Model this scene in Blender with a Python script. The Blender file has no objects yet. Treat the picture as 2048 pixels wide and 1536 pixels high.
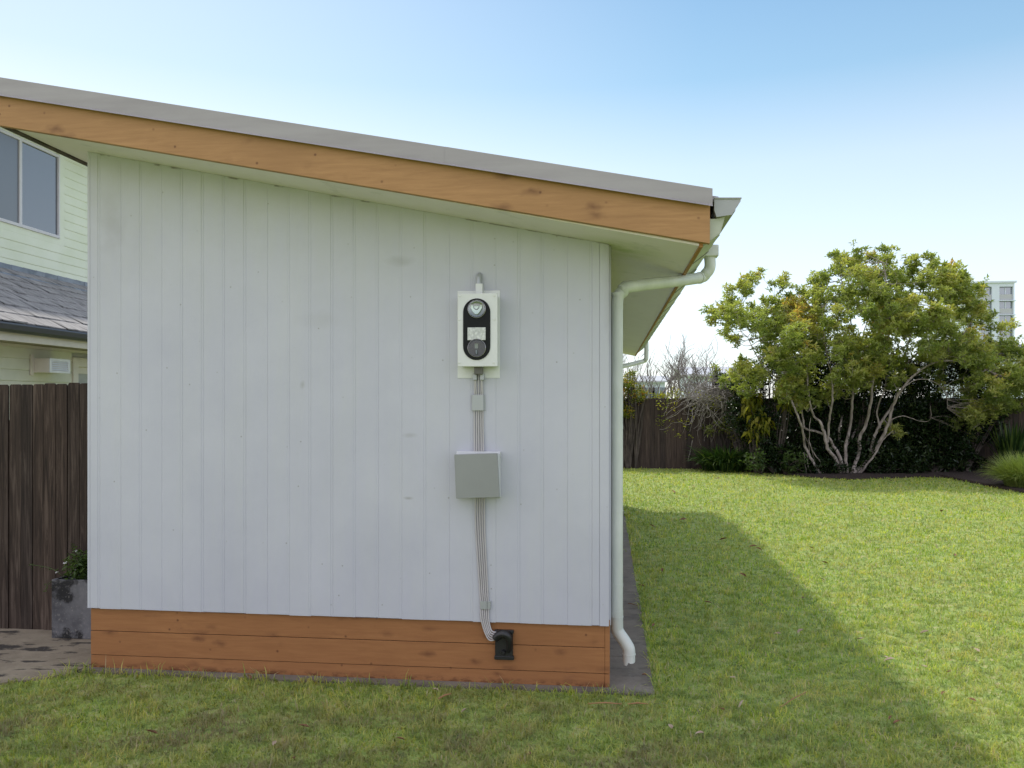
import bpy, math, random
import numpy as np
from mathutils import Vector, noise
random.seed(7)
R = np.random.default_rng(11)
C = bpy.context.scene.collection
rad = math.radians

# ------------------------------------------------------------ camera, sky, sun, exposure
F = 1640.0; HY = 808.0; CAMH = 1.65; YAW = math.atan(189 / F)
SA, CA = math.sin(YAW), math.cos(YAW)
cam = bpy.data.cameras.new("camera"); co = bpy.data.objects.new("camera", cam); C.objects.link(co)
co.location = (0, 0, CAMH); co.rotation_euler = (rad(90), 0, YAW)
cam.sensor_width = 36; cam.lens = F / 2048 * 36; cam.shift_y = (HY - 768) / 2048
cam.clip_start = 0.05; cam.clip_end = 2000
bpy.context.scene.camera = co
SUNV = Vector((0.397, -0.62, -1.0)).normalized()          # the way the light travels
ELEV = math.asin(-SUNV.z); AZ = math.atan2(-SUNV.x, -SUNV.y)
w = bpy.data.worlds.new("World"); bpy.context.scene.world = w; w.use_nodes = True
nt = w.node_tree; nt.nodes.clear()
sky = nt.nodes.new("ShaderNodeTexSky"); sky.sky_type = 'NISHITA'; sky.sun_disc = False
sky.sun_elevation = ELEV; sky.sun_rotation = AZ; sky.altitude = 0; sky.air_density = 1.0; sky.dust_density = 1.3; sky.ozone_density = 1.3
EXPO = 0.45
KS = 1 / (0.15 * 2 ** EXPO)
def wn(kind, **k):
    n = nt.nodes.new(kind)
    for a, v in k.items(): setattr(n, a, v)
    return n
# thin bright veil of high haze over the clear sky: softens its contrast, whitens the horizon; its unseen overhead part is added to brighten the lawn
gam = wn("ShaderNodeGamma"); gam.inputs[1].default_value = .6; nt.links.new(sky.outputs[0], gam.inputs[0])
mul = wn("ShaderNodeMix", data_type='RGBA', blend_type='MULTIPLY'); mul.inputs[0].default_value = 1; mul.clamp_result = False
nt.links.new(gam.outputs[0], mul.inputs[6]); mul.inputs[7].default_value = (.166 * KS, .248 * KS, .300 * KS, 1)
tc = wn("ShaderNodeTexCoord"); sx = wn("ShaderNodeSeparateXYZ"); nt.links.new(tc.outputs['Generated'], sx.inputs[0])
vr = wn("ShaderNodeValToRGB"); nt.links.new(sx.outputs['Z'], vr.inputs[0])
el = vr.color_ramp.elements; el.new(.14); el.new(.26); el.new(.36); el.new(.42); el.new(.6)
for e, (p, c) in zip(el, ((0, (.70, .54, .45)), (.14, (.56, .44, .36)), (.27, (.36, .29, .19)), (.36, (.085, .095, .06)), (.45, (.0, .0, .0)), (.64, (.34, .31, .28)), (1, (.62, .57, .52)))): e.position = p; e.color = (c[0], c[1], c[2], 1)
# unseen bright cloud added behind the camera to light the shaded wall
mr = wn("ShaderNodeMapRange"); mr.inputs[1].default_value = .15; mr.inputs[2].default_value = -.55; mr.inputs[3].default_value = 0; mr.inputs[4].default_value = 1; nt.links.new(sx.outputs['Y'], mr.inputs[0])
cn = wn("ShaderNodeTexNoise"); cn.inputs['Scale'].default_value = 2.2; cn.inputs['Detail'].default_value = 6; nt.links.new(tc.outputs['Generated'], cn.inputs['Vector'])
cr = wn("ShaderNodeValToRGB"); nt.links.new(cn.outputs['Fac'], cr.inputs[0]); cr.color_ramp.elements[0].position = .36; cr.color_ramp.elements[0].color = (.30, .25, .28, 1); cr.color_ramp.elements[1].position = .6; cr.color_ramp.elements[1].color = (.82, .69, .74, 1)
cm = wn("ShaderNodeMix", data_type='RGBA'); nt.links.new(mr.outputs[0], cm.inputs[0]); cm.inputs[6].default_value = (0, 0, 0, 1); nt.links.new(cr.outputs[0], cm.inputs[7])
def addc(p, q, f=1.0):
    n = wn("ShaderNodeMix", data_type='RGBA', blend_type='ADD'); n.inputs[0].default_value = f; nt.links.new(p, n.inputs[6]); nt.links.new(q, n.inputs[7]); return n.outputs[2]
vs_ = wn("ShaderNodeMix", data_type='RGBA', blend_type='MULTIPLY'); vs_.inputs[0].default_value = 1
nt.links.new(addc(vr.outputs[0], cm.outputs[2]), vs_.inputs[6]); vs_.inputs[7].default_value = (KS, KS, KS, 1)
gx = wn("ShaderNodeMapRange"); gx.inputs[1].default_value = .1; gx.inputs[2].default_value = -.6; gx.inputs[3].default_value = 0; gx.inputs[4].default_value = 1; nt.links.new(sx.outputs['X'], gx.inputs[0])
gc = wn("ShaderNodeMix", data_type='RGBA'); nt.links.new(gx.outputs[0], gc.inputs[0]); gc.inputs[6].default_value = (0, 0, 0, 1); gc.inputs[7].default_value = (.24 * KS, .13 * KS, .06 * KS, 1)
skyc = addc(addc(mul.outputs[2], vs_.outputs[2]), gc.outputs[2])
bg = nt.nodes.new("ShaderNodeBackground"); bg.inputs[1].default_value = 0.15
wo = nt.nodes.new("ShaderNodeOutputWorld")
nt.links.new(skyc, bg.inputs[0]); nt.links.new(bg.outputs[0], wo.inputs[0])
sl = bpy.data.lights.new("sun", 'SUN'); sl.energy = 2.15; sl.angle = rad(2.6); sl.color = (1, .95, .86)
so = bpy.data.objects.new("sun", sl); C.objects.link(so); so.rotation_euler = SUNV.to_track_quat('-Z', 'Y').to_euler()
sc = bpy.context.scene
sc.view_settings.view_transform = 'Standard'; sc.view_settings.look = 'None'
sc.view_settings.gamma = 1; sc.view_settings.exposure = EXPO

# ------------------------------------------------------------ measuring helpers: pixel of the photo -> world point
def ray(px, py):
    r = (px - 1024) / F; u = (HY - py) / F
    return (-SA + r * CA, CA + r * SA, u)
def PD(px, py, d): a = ray(px, py); return (a[0] * d, a[1] * d, CAMH + a[2] * d)
def PY(px, py, Y): a = ray(px, py); return PD(px, py, Y / a[1])
def PX(px, py, X): a = ray(px, py); return PD(px, py, X / a[0])
def G(px, py, z=0): a = ray(px, py); return PD(px, py, (z - CAMH) / a[2])

# ------------------------------------------------------------ materials
def nodes(name):
    m = bpy.data.materials.new(name); m.use_nodes = True
    t = m.node_tree; b = t.nodes["Principled BSDF"]
    return m, t, b
def N(t, kind, **k):
    n = t.nodes.new(kind)
    for a, v in k.items():
        if a.startswith('i_'):
            n.inputs[int(a[2:]) if a[2:].isdigit() else a[2:]].default_value = v
        else: setattr(n, a, v)
    return n
def rgba(c): return (c[0], c[1], c[2], 1)
def coords(t, stretch=(1, 1, 1)):
    c = N(t, "ShaderNodeNewGeometry")
    mp = N(t, "ShaderNodeMapping"); mp.inputs['Scale'].default_value = stretch
    t.links.new(c.outputs['Position'], mp.inputs[0])
    return mp.outputs[0]
def noise_n(t, co_, scale, detail=4, rough=.55, dist=0):
    n = N(t, "ShaderNodeTexNoise"); n.inputs['Scale'].default_value = scale; n.inputs['Detail'].default_value = detail
    n.inputs['Roughness'].default_value = rough; n.inputs['Distortion'].default_value = dist
    t.links.new(co_, n.inputs['Vector']); return n.outputs['Fac']
def ramp(t, fac, stops):
    r = N(t, "ShaderNodeValToRGB"); e = r.color_ramp.elements
    while len(e) < len(stops): e.new(.5)
    for x, (p, c) in zip(e, stops): x.position = p; x.color = rgba(c) if not isinstance(c, (int, float)) else (c, c, c, 1)
    t.links.new(fac, r.inputs[0]); return r.outputs[0]
def mix(t, fac, a, b, mode='MIX'):
    m = N(t, "ShaderNodeMix", data_type='RGBA', blend_type=mode)
    for s, v in ((0, fac), (6, a), (7, b)):
        if isinstance(v, bpy.types.NodeSocket): t.links.new(v, m.inputs[s])
        elif isinstance(v, (int, float)): m.inputs[s].default_value = v
        else: m.inputs[s].default_value = rgba(v)
    return m.outputs[2]
def bump(t, b, h, strength=.3, dist=.01):
    n = N(t, "ShaderNodeBump"); n.inputs['Strength'].default_value = strength; n.inputs['Distance'].default_value = dist
    t.links.new(h, n.inputs['Height']); t.links.new(n.outputs[0], b.inputs['Normal'])
def two(name, c1, c2, scale=3, rough=.6, stretch=(1, 1, 1), bs=0, bscale=40, bdist=.005, metal=0, dist=0, lo=.35, hi=.65, spec=.5):
    m, t, b = nodes(name); cv = coords(t, stretch)
    col = ramp(t, noise_n(t, cv, scale, 6, .6, dist), [(lo, c1), (hi, c2)])
    t.links.new(col, b.inputs['Base Color']); b.inputs['Roughness'].default_value = rough; b.inputs['Metallic'].default_value = metal
    b.inputs['Specular IOR Level'].default_value = spec
    if bs: bump(t, b, noise_n(t, cv, bscale, 5), bs, bdist)
    return m
def xz(t, co_, ax='XZ'):
    s_ = N(t, "ShaderNodeSeparateXYZ"); t.links.new(co_, s_.inputs[0]); c_ = N(t, "ShaderNodeCombineXYZ")
    t.links.new(s_.outputs[ax[0]], c_.inputs[0]); t.links.new(s_.outputs[ax[1]], c_.inputs[1]); return c_.outputs[0]
def timber(name, ca, cb, knot, along='X', kscale=1.0, foot=0):
    m, t, b = nodes(name)
    st = {'X': (1, 12, 12), 'Y': (12, 1, 12), 'Z': (12, 12, 1)}[along]
    cv = coords(t, st); c1 = coords(t)
    g = noise_n(t, cv, 3.6, 9, .7, .5); big = noise_n(t, c1, 1.4, 3)
    col = mix(t, big, ramp(t, g, [(.32, ca), (.68, cb)]), [x * .86 for x in ca])
    ks = {'X': (2.6, 1, 6.5), 'Y': (1, 2.6, 6.5), 'Z': (6.5, 1, 2.6)}[along]
    kc = xz(t, coords(t, [k * kscale for k in ks]), 'YZ' if along == 'Y' else 'XZ')
    wv = N(t, "ShaderNodeVectorMath", operation='ADD'); t.links.new(kc, wv.inputs[0])
    nn = N(t, "ShaderNodeTexNoise"); nn.inputs['Scale'].default_value = 14; t.links.new(c1, nn.inputs['Vector'])
    sc_ = N(t, "ShaderNodeVectorMath", operation='SCALE'); sc_.inputs['Scale'].default_value = .30
    t.links.new(nn.outputs['Color'], sc_.inputs[0]); t.links.new(sc_.outputs[0], wv.inputs[1])
    v = N(t, "ShaderNodeTexVoronoi", voronoi_dimensions='2D'); v.inputs['Scale'].default_value = 1.0; t.links.new(wv.outputs[0], v.inputs['Vector'])
    kf = ramp(t, v.outputs['Distance'], [(.01, 1.0), (.20, 0.0)])
    keep = ramp(t, noise_n(t, c1, 2.7, 2), [(.47, 0.0), (.58, .6)])
    km = mix(t, 1.0, kf, keep, 'MULTIPLY')
    # small nail and weather marks
    v2 = N(t, "ShaderNodeTexVoronoi", voronoi_dimensions='2D'); v2.inputs['Scale'].default_value = 6; t.links.new(xz(t, c1, 'YZ' if along == 'Y' else 'XZ'), v2.inputs['Vector'])
    k2 = mix(t, 1.0, ramp(t, v2.outputs['Distance'], [(.02, .75), (.06, 0.0)]), ramp(t, noise_n(t, c1, 5, 3), [(.5, 0.0), (.6, 1.0)]), 'MULTIPLY')
    col = mix(t, km, col, knot); col = mix(t, k2, col, knot)
    if foot:      # scuffed, rotted lower edge
        sz = N(t, "ShaderNodeSeparateXYZ"); t.links.new(c1, sz.inputs[0])
        fm = N(t, "ShaderNodeMapRange"); fm.inputs[1].default_value = foot; fm.inputs[2].default_value = .004; t.links.new(sz.outputs['Z'], fm.inputs[0])
        col = mix(t, mix(t, 1.0, fm.outputs[0], ramp(t, noise_n(t, coords(t, (1, 1, 2)), 16, 5, .7), [(.46, 0.0), (.58, 1.0)]), 'MULTIPLY'), col, knot)
        col = mix(t, ramp(t, noise_n(t, coords(t, (1.2, 1, 4)), 2.6, 6, .7), [(.60, 0.0), (.72, .45)]), col, (.17, .075, .04))
    t.links.new(col, b.inputs['Base Color']); b.inputs['Roughness'].default_value = .55
    b.inputs['Specular IOR Level'].default_value = .3
    bump(t, b, g, .25, .002); return m
def leafmat(name, stops, trans=.45, rough=.45):
    m, t, b = nodes(name)
    a = N(t, "ShaderNodeAttribute", attribute_name="rnd")
    col = ramp(t, a.outputs['Fac'], stops)
    t.links.new(col, b.inputs['Base Color']); b.inputs['Roughness'].default_value = rough
    b.inputs['Specular IOR Level'].default_value = .35
    tr = N(t, "ShaderNodeBsdfTranslucent"); bc = mix(t, 1.0, col, (1.25, 1.3, .55), 'MULTIPLY'); t.links.new(bc, tr.inputs[0])
    mx = N(t, "ShaderNodeMixShader"); mx.inputs[0].default_value = trans
    t.links.new(b.outputs[0], mx.inputs[1]); t.links.new(tr.outputs[0], mx.inputs[2])
    t.links.new(mx.outputs[0], t.nodes["Material Output"].inputs[0]); return m

def wall_paint():
    m, t, b = nodes("white wall paint"); c1 = coords(t); st = coords(t, (6, 6, .7))
    col = ramp(t, noise_n(t, c1, 1.6, 6, .65), [(.3, (.43, .44, .50)), (.65, (.48, .49, .545))])
    col = mix(t, ramp(t, noise_n(t, st, 1.2, 5, .7), [(.45, 0.0), (.75, .22)]), col, (.50, .52, .47))
    sp = N(t, "ShaderNodeTexVoronoi", voronoi_dimensions='2D'); sp.inputs['Scale'].default_value = 5; t.links.new(xz(t, c1), sp.inputs['Vector'])
    spots = mix(t, 1.0, ramp(t, sp.outputs['Distance'], [(.012, .6), (.03, 0.0)]), ramp(t, noise_n(t, c1, 4, 2), [(.52, 0.0), (.6, 1.0)]), 'MULTIPLY')
    col = mix(t, spots, col, (.16, .15, .12))
    sx = N(t, "ShaderNodeSeparateXYZ"); t.links.new(c1, sx.inputs[0])
    up = N(t, "ShaderNodeMapRange"); up.inputs[1].default_value = 2.0; up.inputs[2].default_value = 3.1; up.inputs[3].default_value = 0; up.inputs[4].default_value = .5
    t.links.new(sx.outputs['Z'], up.inputs[0])
    mild = mix(t, 1.0, up.outputs[0], ramp(t, noise_n(t, c1, 2.2, 5, .7), [(.35, 0.2), (.6, 1.0)]), 'MULTIPLY')
    col = mix(t, mild, col, (.42, .43, .39))
    # open joint and grime where the boards meet the eave lining
    mm = N(t, "ShaderNodeMath", operation='MULTIPLY_ADD'); t.links.new(sx.outputs['X'], mm.inputs[0]); mm.inputs[1].default_value = .198; t.links.new(sx.outputs['Z'], mm.inputs[2])
    mr_ = N(t, "ShaderNodeMapRange"); mr_.inputs[1].default_value = 2.566; mr_.inputs[2].default_value = 2.572; t.links.new(mm.outputs[0], mr_.inputs[0])
    ck = mix(t, 1.0, mr_.outputs[0], ramp(t, noise_n(t, c1, 7, 3), [(.52, 0.0), (.60, .7)]), 'MULTIPLY')
    col = mix(t, ck, col, (.09, .07, .05))
    t.links.new(col, b.inputs['Base Color']); b.inputs['Roughness'].default_value = .42
    h = mix(t, .3, noise_n(t, c1, 26, 6, .6), ramp(t, noise_n(t, c1, 8, 5), [(.66, 0.0), (.70, 1.0)]))
    h = mix(t, .35, h, noise_n(t, coords(t, (60, 60, 3)), 2, 3))
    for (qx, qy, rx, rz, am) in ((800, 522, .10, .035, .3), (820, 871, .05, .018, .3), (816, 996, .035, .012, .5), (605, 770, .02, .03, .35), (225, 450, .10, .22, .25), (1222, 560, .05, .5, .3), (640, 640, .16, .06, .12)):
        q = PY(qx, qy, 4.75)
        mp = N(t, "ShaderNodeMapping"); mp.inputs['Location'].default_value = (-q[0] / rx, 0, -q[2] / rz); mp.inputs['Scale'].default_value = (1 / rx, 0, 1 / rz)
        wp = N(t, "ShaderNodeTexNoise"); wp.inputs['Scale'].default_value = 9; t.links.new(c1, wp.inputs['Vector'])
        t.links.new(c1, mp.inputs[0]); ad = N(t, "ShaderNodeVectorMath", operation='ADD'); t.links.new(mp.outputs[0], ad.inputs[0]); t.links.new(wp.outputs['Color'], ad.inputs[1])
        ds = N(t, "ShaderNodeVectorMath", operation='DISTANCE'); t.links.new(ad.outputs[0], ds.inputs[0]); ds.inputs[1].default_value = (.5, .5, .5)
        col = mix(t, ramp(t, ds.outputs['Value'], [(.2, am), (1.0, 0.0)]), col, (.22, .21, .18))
    t.links.new(col, b.inputs['Base Color'])
    bump(t, b, h, .35, .004); return m
def soffit_paint():
    m, t, b = nodes("soffit paint"); c1 = coords(t)
    col = ramp(t, noise_n(t, c1, 1.5, 6, .65), [(.3, (.76, .70, .74)), (.7, (.82, .76, .80))])
    # mildew round the wall corner
    d = N(t, "ShaderNodeVectorMath", operation='DISTANCE'); t.links.new(c1, d.inputs[0]); d.inputs[1].default_value = (.06, 4.85, 2.56)
    mk = ramp(t, d.outputs['Value'], [(.02, .8), (.33, 0.0)])
    mk = mix(t, 1.0, mk, ramp(t, noise_n(t, c1, 6, 6, .7), [(.3, 0.1), (.6, 1.0)]), 'MULTIPLY')
    col = mix(t, mk, col, (.33, .40, .13))
    col = mix(t, ramp(t, noise_n(t, c1, 5, 6, .7), [(.58, 0.0), (.75, .35)]), col, (.25, .27, .22))
    t.links.new(col, b.inputs['Base Color']); b.inputs['Roughness'].default_value = .5; bump(t, b, noise_n(t, c1, 30), .15, .003); return m

def concrete_mat(name, c1_, c2_, dark, amt, lo=.55):
    m, t, b = nodes(name); c1 = coords(t)
    col = ramp(t, noise_n(t, c1, 3.5, 8, .7), [(.3, c1_), (.7, c2_)])
    st = coords(t, (1, 2.6, 1))
    col = mix(t, ramp(t, noise_n(t, st, 2.6, 7, .62, .3), [(lo, 0.0), (lo + .05, amt)]), col, dark)
    col = mix(t, ramp(t, noise_n(t, c1, 60, 3), [(.6, 0.0), (.7, .35)]), col, (.3, .28, .25))
    t.links.new(col, b.inputs['Base Color']); b.inputs['Roughness'].default_value = .85
    bump(t, b, noise_n(t, c1, 50, 8, .7), .5, .006); return m
def weathered(name, stops, along='Z'):
    m, t, b = nodes(name); st = {'Z': (9, 9, .5), 'X': (.5, 9, 9)}[along]
    cv = coords(t, st); a = N(t, "ShaderNodeAttribute", attribute_name="rnd")
    g = noise_n(t, cv, 3.5, 8, .65, 1.2)
    col = ramp(t, g, stops)
    sh = ramp(t, a.outputs['Fac'], [(0, (.62, .60, .62)), (.5, (1, .93, .9)), (1, (1.25, 1.12, 1.05))])
    col = mix(t, 1.0, col, sh, 'MULTIPLY')
    t.links.new(col, b.inputs['Base Color']); b.inputs['Roughness'].default_value = .8; b.inputs['Specular IOR Level'].default_value = .25
    bump(t, b, g, .6, .006); return m
def ground_mat():
    m, t, b = nodes("lawn soil"); c1 = coords(t)
    col = ramp(t, noise_n(t, c1, 9, 8, .7), [(.35, (.10, .14, .04)), (.5, (.27, .36, .08)), (.66, (.42, .38, .18))])
    t.links.new(col, b.inputs['Base Color']); b.inputs['Roughness'].default_value = .95; bump(t, b, noise_n(t, c1, 60, 6), .6, .02); return m
def mulch_mat():
    m, t, b = nodes("bark mulch"); c1 = coords(t)
    v = N(t, "ShaderNodeTexVoronoi"); v.inputs['Scale'].default_value = 28; t.links.new(c1, v.inputs['Vector'])
    col = mix(t, noise_n(t, c1, 12, 5), (.010, .007, .006), (.06, .034, .023))
    t.links.new(col, b.inputs['Base Color']); b.inputs['Roughness'].default_value = .95; bump(t, b, v.outputs['Distance'], .9, .03); return m
def grass_mat():
    m, t, b = nodes("grass blades"); c1 = coords(t)
    a = N(t, "ShaderNodeAttribute", attribute_name="rnd")
    green = ramp(t, a.outputs['Fac'], [(0, (.16, .28, .045)), (.3, (.34, .49, .07)), (.6, (.57, .66, .10)), (.84, (.70, .66, .17)), (.86, (.56, .45, .27)), (1, (.70, .60, .44))])
    n1 = noise_n(t, c1, .9, 5, .65)
    col = mix(t, ramp(t, n1, [(.42, 0.0), (.68, .55)]), green, (.50, .42, .22))
    col = mix(t, ramp(t, noise_n(t, c1, 2.6, 3), [(.40, .35), (.56, 0.0)]), col, (.17, .31, .055))
    col = mix(t, ramp(t, noise_n(t, c1, 11, 4, .6), [(.42, .55), (.55, 0.0)]), col, (.13, .205, .04))
    col = mix(t, ramp(t, noise_n(t, c1, 5.5, 4, .6), [(.56, 0.0), (.70, .5)]), col, (.62, .54, .22))
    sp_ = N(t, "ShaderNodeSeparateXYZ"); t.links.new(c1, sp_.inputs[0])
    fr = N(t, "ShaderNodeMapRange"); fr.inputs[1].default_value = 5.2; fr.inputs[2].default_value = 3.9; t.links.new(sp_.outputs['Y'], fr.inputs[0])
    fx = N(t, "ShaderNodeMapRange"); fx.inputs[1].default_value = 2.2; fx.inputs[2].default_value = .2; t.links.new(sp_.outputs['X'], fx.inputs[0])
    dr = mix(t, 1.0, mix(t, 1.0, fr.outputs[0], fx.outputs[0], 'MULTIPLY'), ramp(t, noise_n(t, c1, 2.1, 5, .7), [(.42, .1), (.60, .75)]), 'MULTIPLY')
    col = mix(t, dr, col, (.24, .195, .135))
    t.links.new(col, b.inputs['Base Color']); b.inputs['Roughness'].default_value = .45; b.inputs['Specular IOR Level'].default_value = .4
    tr = N(t, "ShaderNodeBsdfTranslucent"); t.links.new(mix(t, 1.0, col, (1.2, 1.15, .6), 'MULTIPLY'), tr.inputs[0])
    mx = N(t, "ShaderNodeMixShader"); mx.inputs[0].default_value = .5
    t.links.new(b.outputs[0], mx.inputs[1]); t.links.new(tr.outputs[0], mx.inputs[2])
    t.links.new(mx.outputs[0], t.nodes["Material Output"].inputs[0]); return m
def glass_mat(name, col, rough=.03):
    m, t, b = nodes(name); b.inputs['Base Color'].default_value = rgba(col); b.inputs['Roughness'].default_value = rough
    b.inputs['IOR'].default_value = 1.9; b.inputs['Specular IOR Level'].default_value = 1.0; return m
def flat(name, c, rough=.5, metal=0, spec=.5):
    return two(name, [x * .93 for x in c], c, 9, rough, bs=.08, bscale=80, bdist=.002, metal=metal, spec=spec)

M = dict(
    wall=wall_paint(), soffit=soffit_paint(),
    stain=timber("orange stained timber", (.34, .180, .072), (.53, .300, .128), (.10, .035, .015)),
    stain_y=timber("orange stained eave board", (.36, .170, .050), (.50, .25, .085), (.10, .035, .015), 'Y'),
    skirt=timber("orange skirting stain", (.28, .12, .045), (.42, .20, .078), (.085, .028, .014), 'X', 1.3, .05),
    flash=two("grey roof flashing", (.29, .27, .275), (.34, .32, .325), 1.5, .45, (1, 1, 8), .08, 60, spec=.4),
    gutter=two("grey gutter paint", (.30, .31, .31), (.36, .37, .37), 3, .4, bs=.06),
    eave=two("pale green eave strip", (.42, .45, .36), (.52, .55, .45), 3, .5),
    pipe=two("off white pipe paint", (.52, .55, .51), (.66, .68, .64), 2.5, .38, (3, 3, 1), .1, 30),
    conc=concrete_mat("grey path concrete", (.125, .108, .086), (.225, .198, .160), (.075, .066, .056), .5, .56),
    patio=concrete_mat("stained patio concrete", (.17, .138, .092), (.31, .262, .185), (.018, .015, .012), .92, .535),
    fence=weathered("dark red brown paling", [(.3, (.018, .014, .011)), (.5, (.044, .033, .026)), (.75, (.12, .098, .080))]),
    farfence=weathered("dark weathered paling", [(.3, (.03, .024, .021)), (.55, (.065, .05, .043)), (.8, (.13, .105, .09))]),
    soil=ground_mat(), mulch=mulch_mat(), grass=grass_mat(),
    bark=two("pale grey bark", (.17, .14, .12), (.42, .36, .32), 14, .85, (1, 1, .3), .6, 30, .01),
    darkbark=two("dark bark", (.05, .04, .033), (.12, .095, .08), 14, .9, (1, 1, .3), .6, 30, .01),
    sagebark=two("grey vine bark", (.17, .15, .13), (.34, .305, .275), 14, .9),
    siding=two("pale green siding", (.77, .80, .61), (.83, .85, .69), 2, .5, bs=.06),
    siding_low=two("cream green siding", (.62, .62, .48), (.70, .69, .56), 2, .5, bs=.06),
    cream=flat("cream trim paint", (.72, .66, .56), .5), brownsof=flat("brown shaded eave lining", (.30, .255, .17), .6),
    whitep=flat("white plastic", (.72, .73, .71), .35), encl=flat("enclosure white", (.66, .68, .66), .35),
    slate=two("grey slate shingles", (.15, .14, .14), (.42, .39, .37), 7, .8, (.45, 2.2, .9), .5, 40, .01, lo=.3, hi=.72),
    lead=two("lead flashing", (.15, .165, .19), (.28, .295, .325), 4, .45, bs=.3, bscale=9, bdist=.02, metal=.3),
    darkgut=flat("charcoal gutter", (.055, .055, .06), .35), black=flat("black rubber", (.012, .012, .013), .4),
    blackp=flat("black sensor panel", (.008, .009, .010), .55, spec=.2),
    greyl=two("grey metal lid", (.235, .245, .245), (.265, .275, .275), 2, .42, metal=.25, bs=.04),
    greyside=flat("pale grey box side", (.58, .60, .61), .4),
    cable=flat("grey cable sheath", (.46, .44, .44), .45), clip=flat("grey cable clip", (.38, .40, .41), .35, .3),
    gland=flat("dark grey gland", (.14, .135, .13), .5), lens=glass_mat("glass lens", (.05, .06, .055), .05),
    lensd=glass_mat("dark glass lens", (.02, .02, .02), .04), chrome=flat("silver reflector", (.55, .6, .56), .22, .8),
    winglass=glass_mat("window glass", (.05, .065, .09), .03), windark=glass_mat("insect screen glass", (.035, .04, .06), .35),
    pinkframe=flat("white window frame", (.70, .67, .68), .4), curtain=flat("grey blind", (.42, .42, .41), .7),
    planter=concrete_mat("mottled cement planter", (.05, .05, .055), (.20, .20, .205), (.006, .006, .006), .95, .50),
    tower=flat("white render", (.58, .65, .73), .7), towerpanel=flat("grey balcony panel", (.42, .44, .45), .7), towerglass=glass_mat("tower glass", (.10, .13, .17), .1),
    paleroof=flat("pale metal roof", (.45, .46, .48), .6), purproof=flat("dark purple roof", (.12, .11, .14), .7),
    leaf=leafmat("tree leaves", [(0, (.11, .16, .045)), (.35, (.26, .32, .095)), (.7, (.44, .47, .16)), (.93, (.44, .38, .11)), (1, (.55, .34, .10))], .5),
    hedge=leafmat("dark glossy leaves", [(0, (.010, .022, .009)), (.7, (.024, .046, .015)), (1, (.075, .10, .035))], .2, .22),
    strap=leafmat("strap leaves", [(0, (.02, .05, .014)), (.75, (.05, .10, .025)), (1, (.16, .22, .05))], .35, .35),
    tuft=leafmat("fine tuft leaves", [(0, (.20, .28, .07)), (1, (.42, .46, .15))], .5),
    yellow=leafmat("yellowing leaves", [(0, (.10, .15, .02)), (.5, (.28, .29, .04)), (1, (.42, .36, .05))], .5),
    autumn=leafmat("autumn shrub leaves", [(0, (.06, .11, .02)), (.45, (.20, .24, .03)), (.8, (.42, .33, .04)), (1, (.40, .09, .04))], .45),
    potleaf=leafmat("pot plant leaves", [(0, (.04, .08, .02)), (1, (.12, .18, .05))], .35),
    dead=two("dry leaf", (.10, .045, .02), (.26, .13, .06), 20, .8), deadpale=two("bleached dry leaf", (.30, .22, .15), (.48, .38, .28), 20, .8),
    petal=flat("white petal", (.75, .75, .72), .6), barkstrip=flat("orange bark strip", (.34, .17, .08), .8),
)

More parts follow.
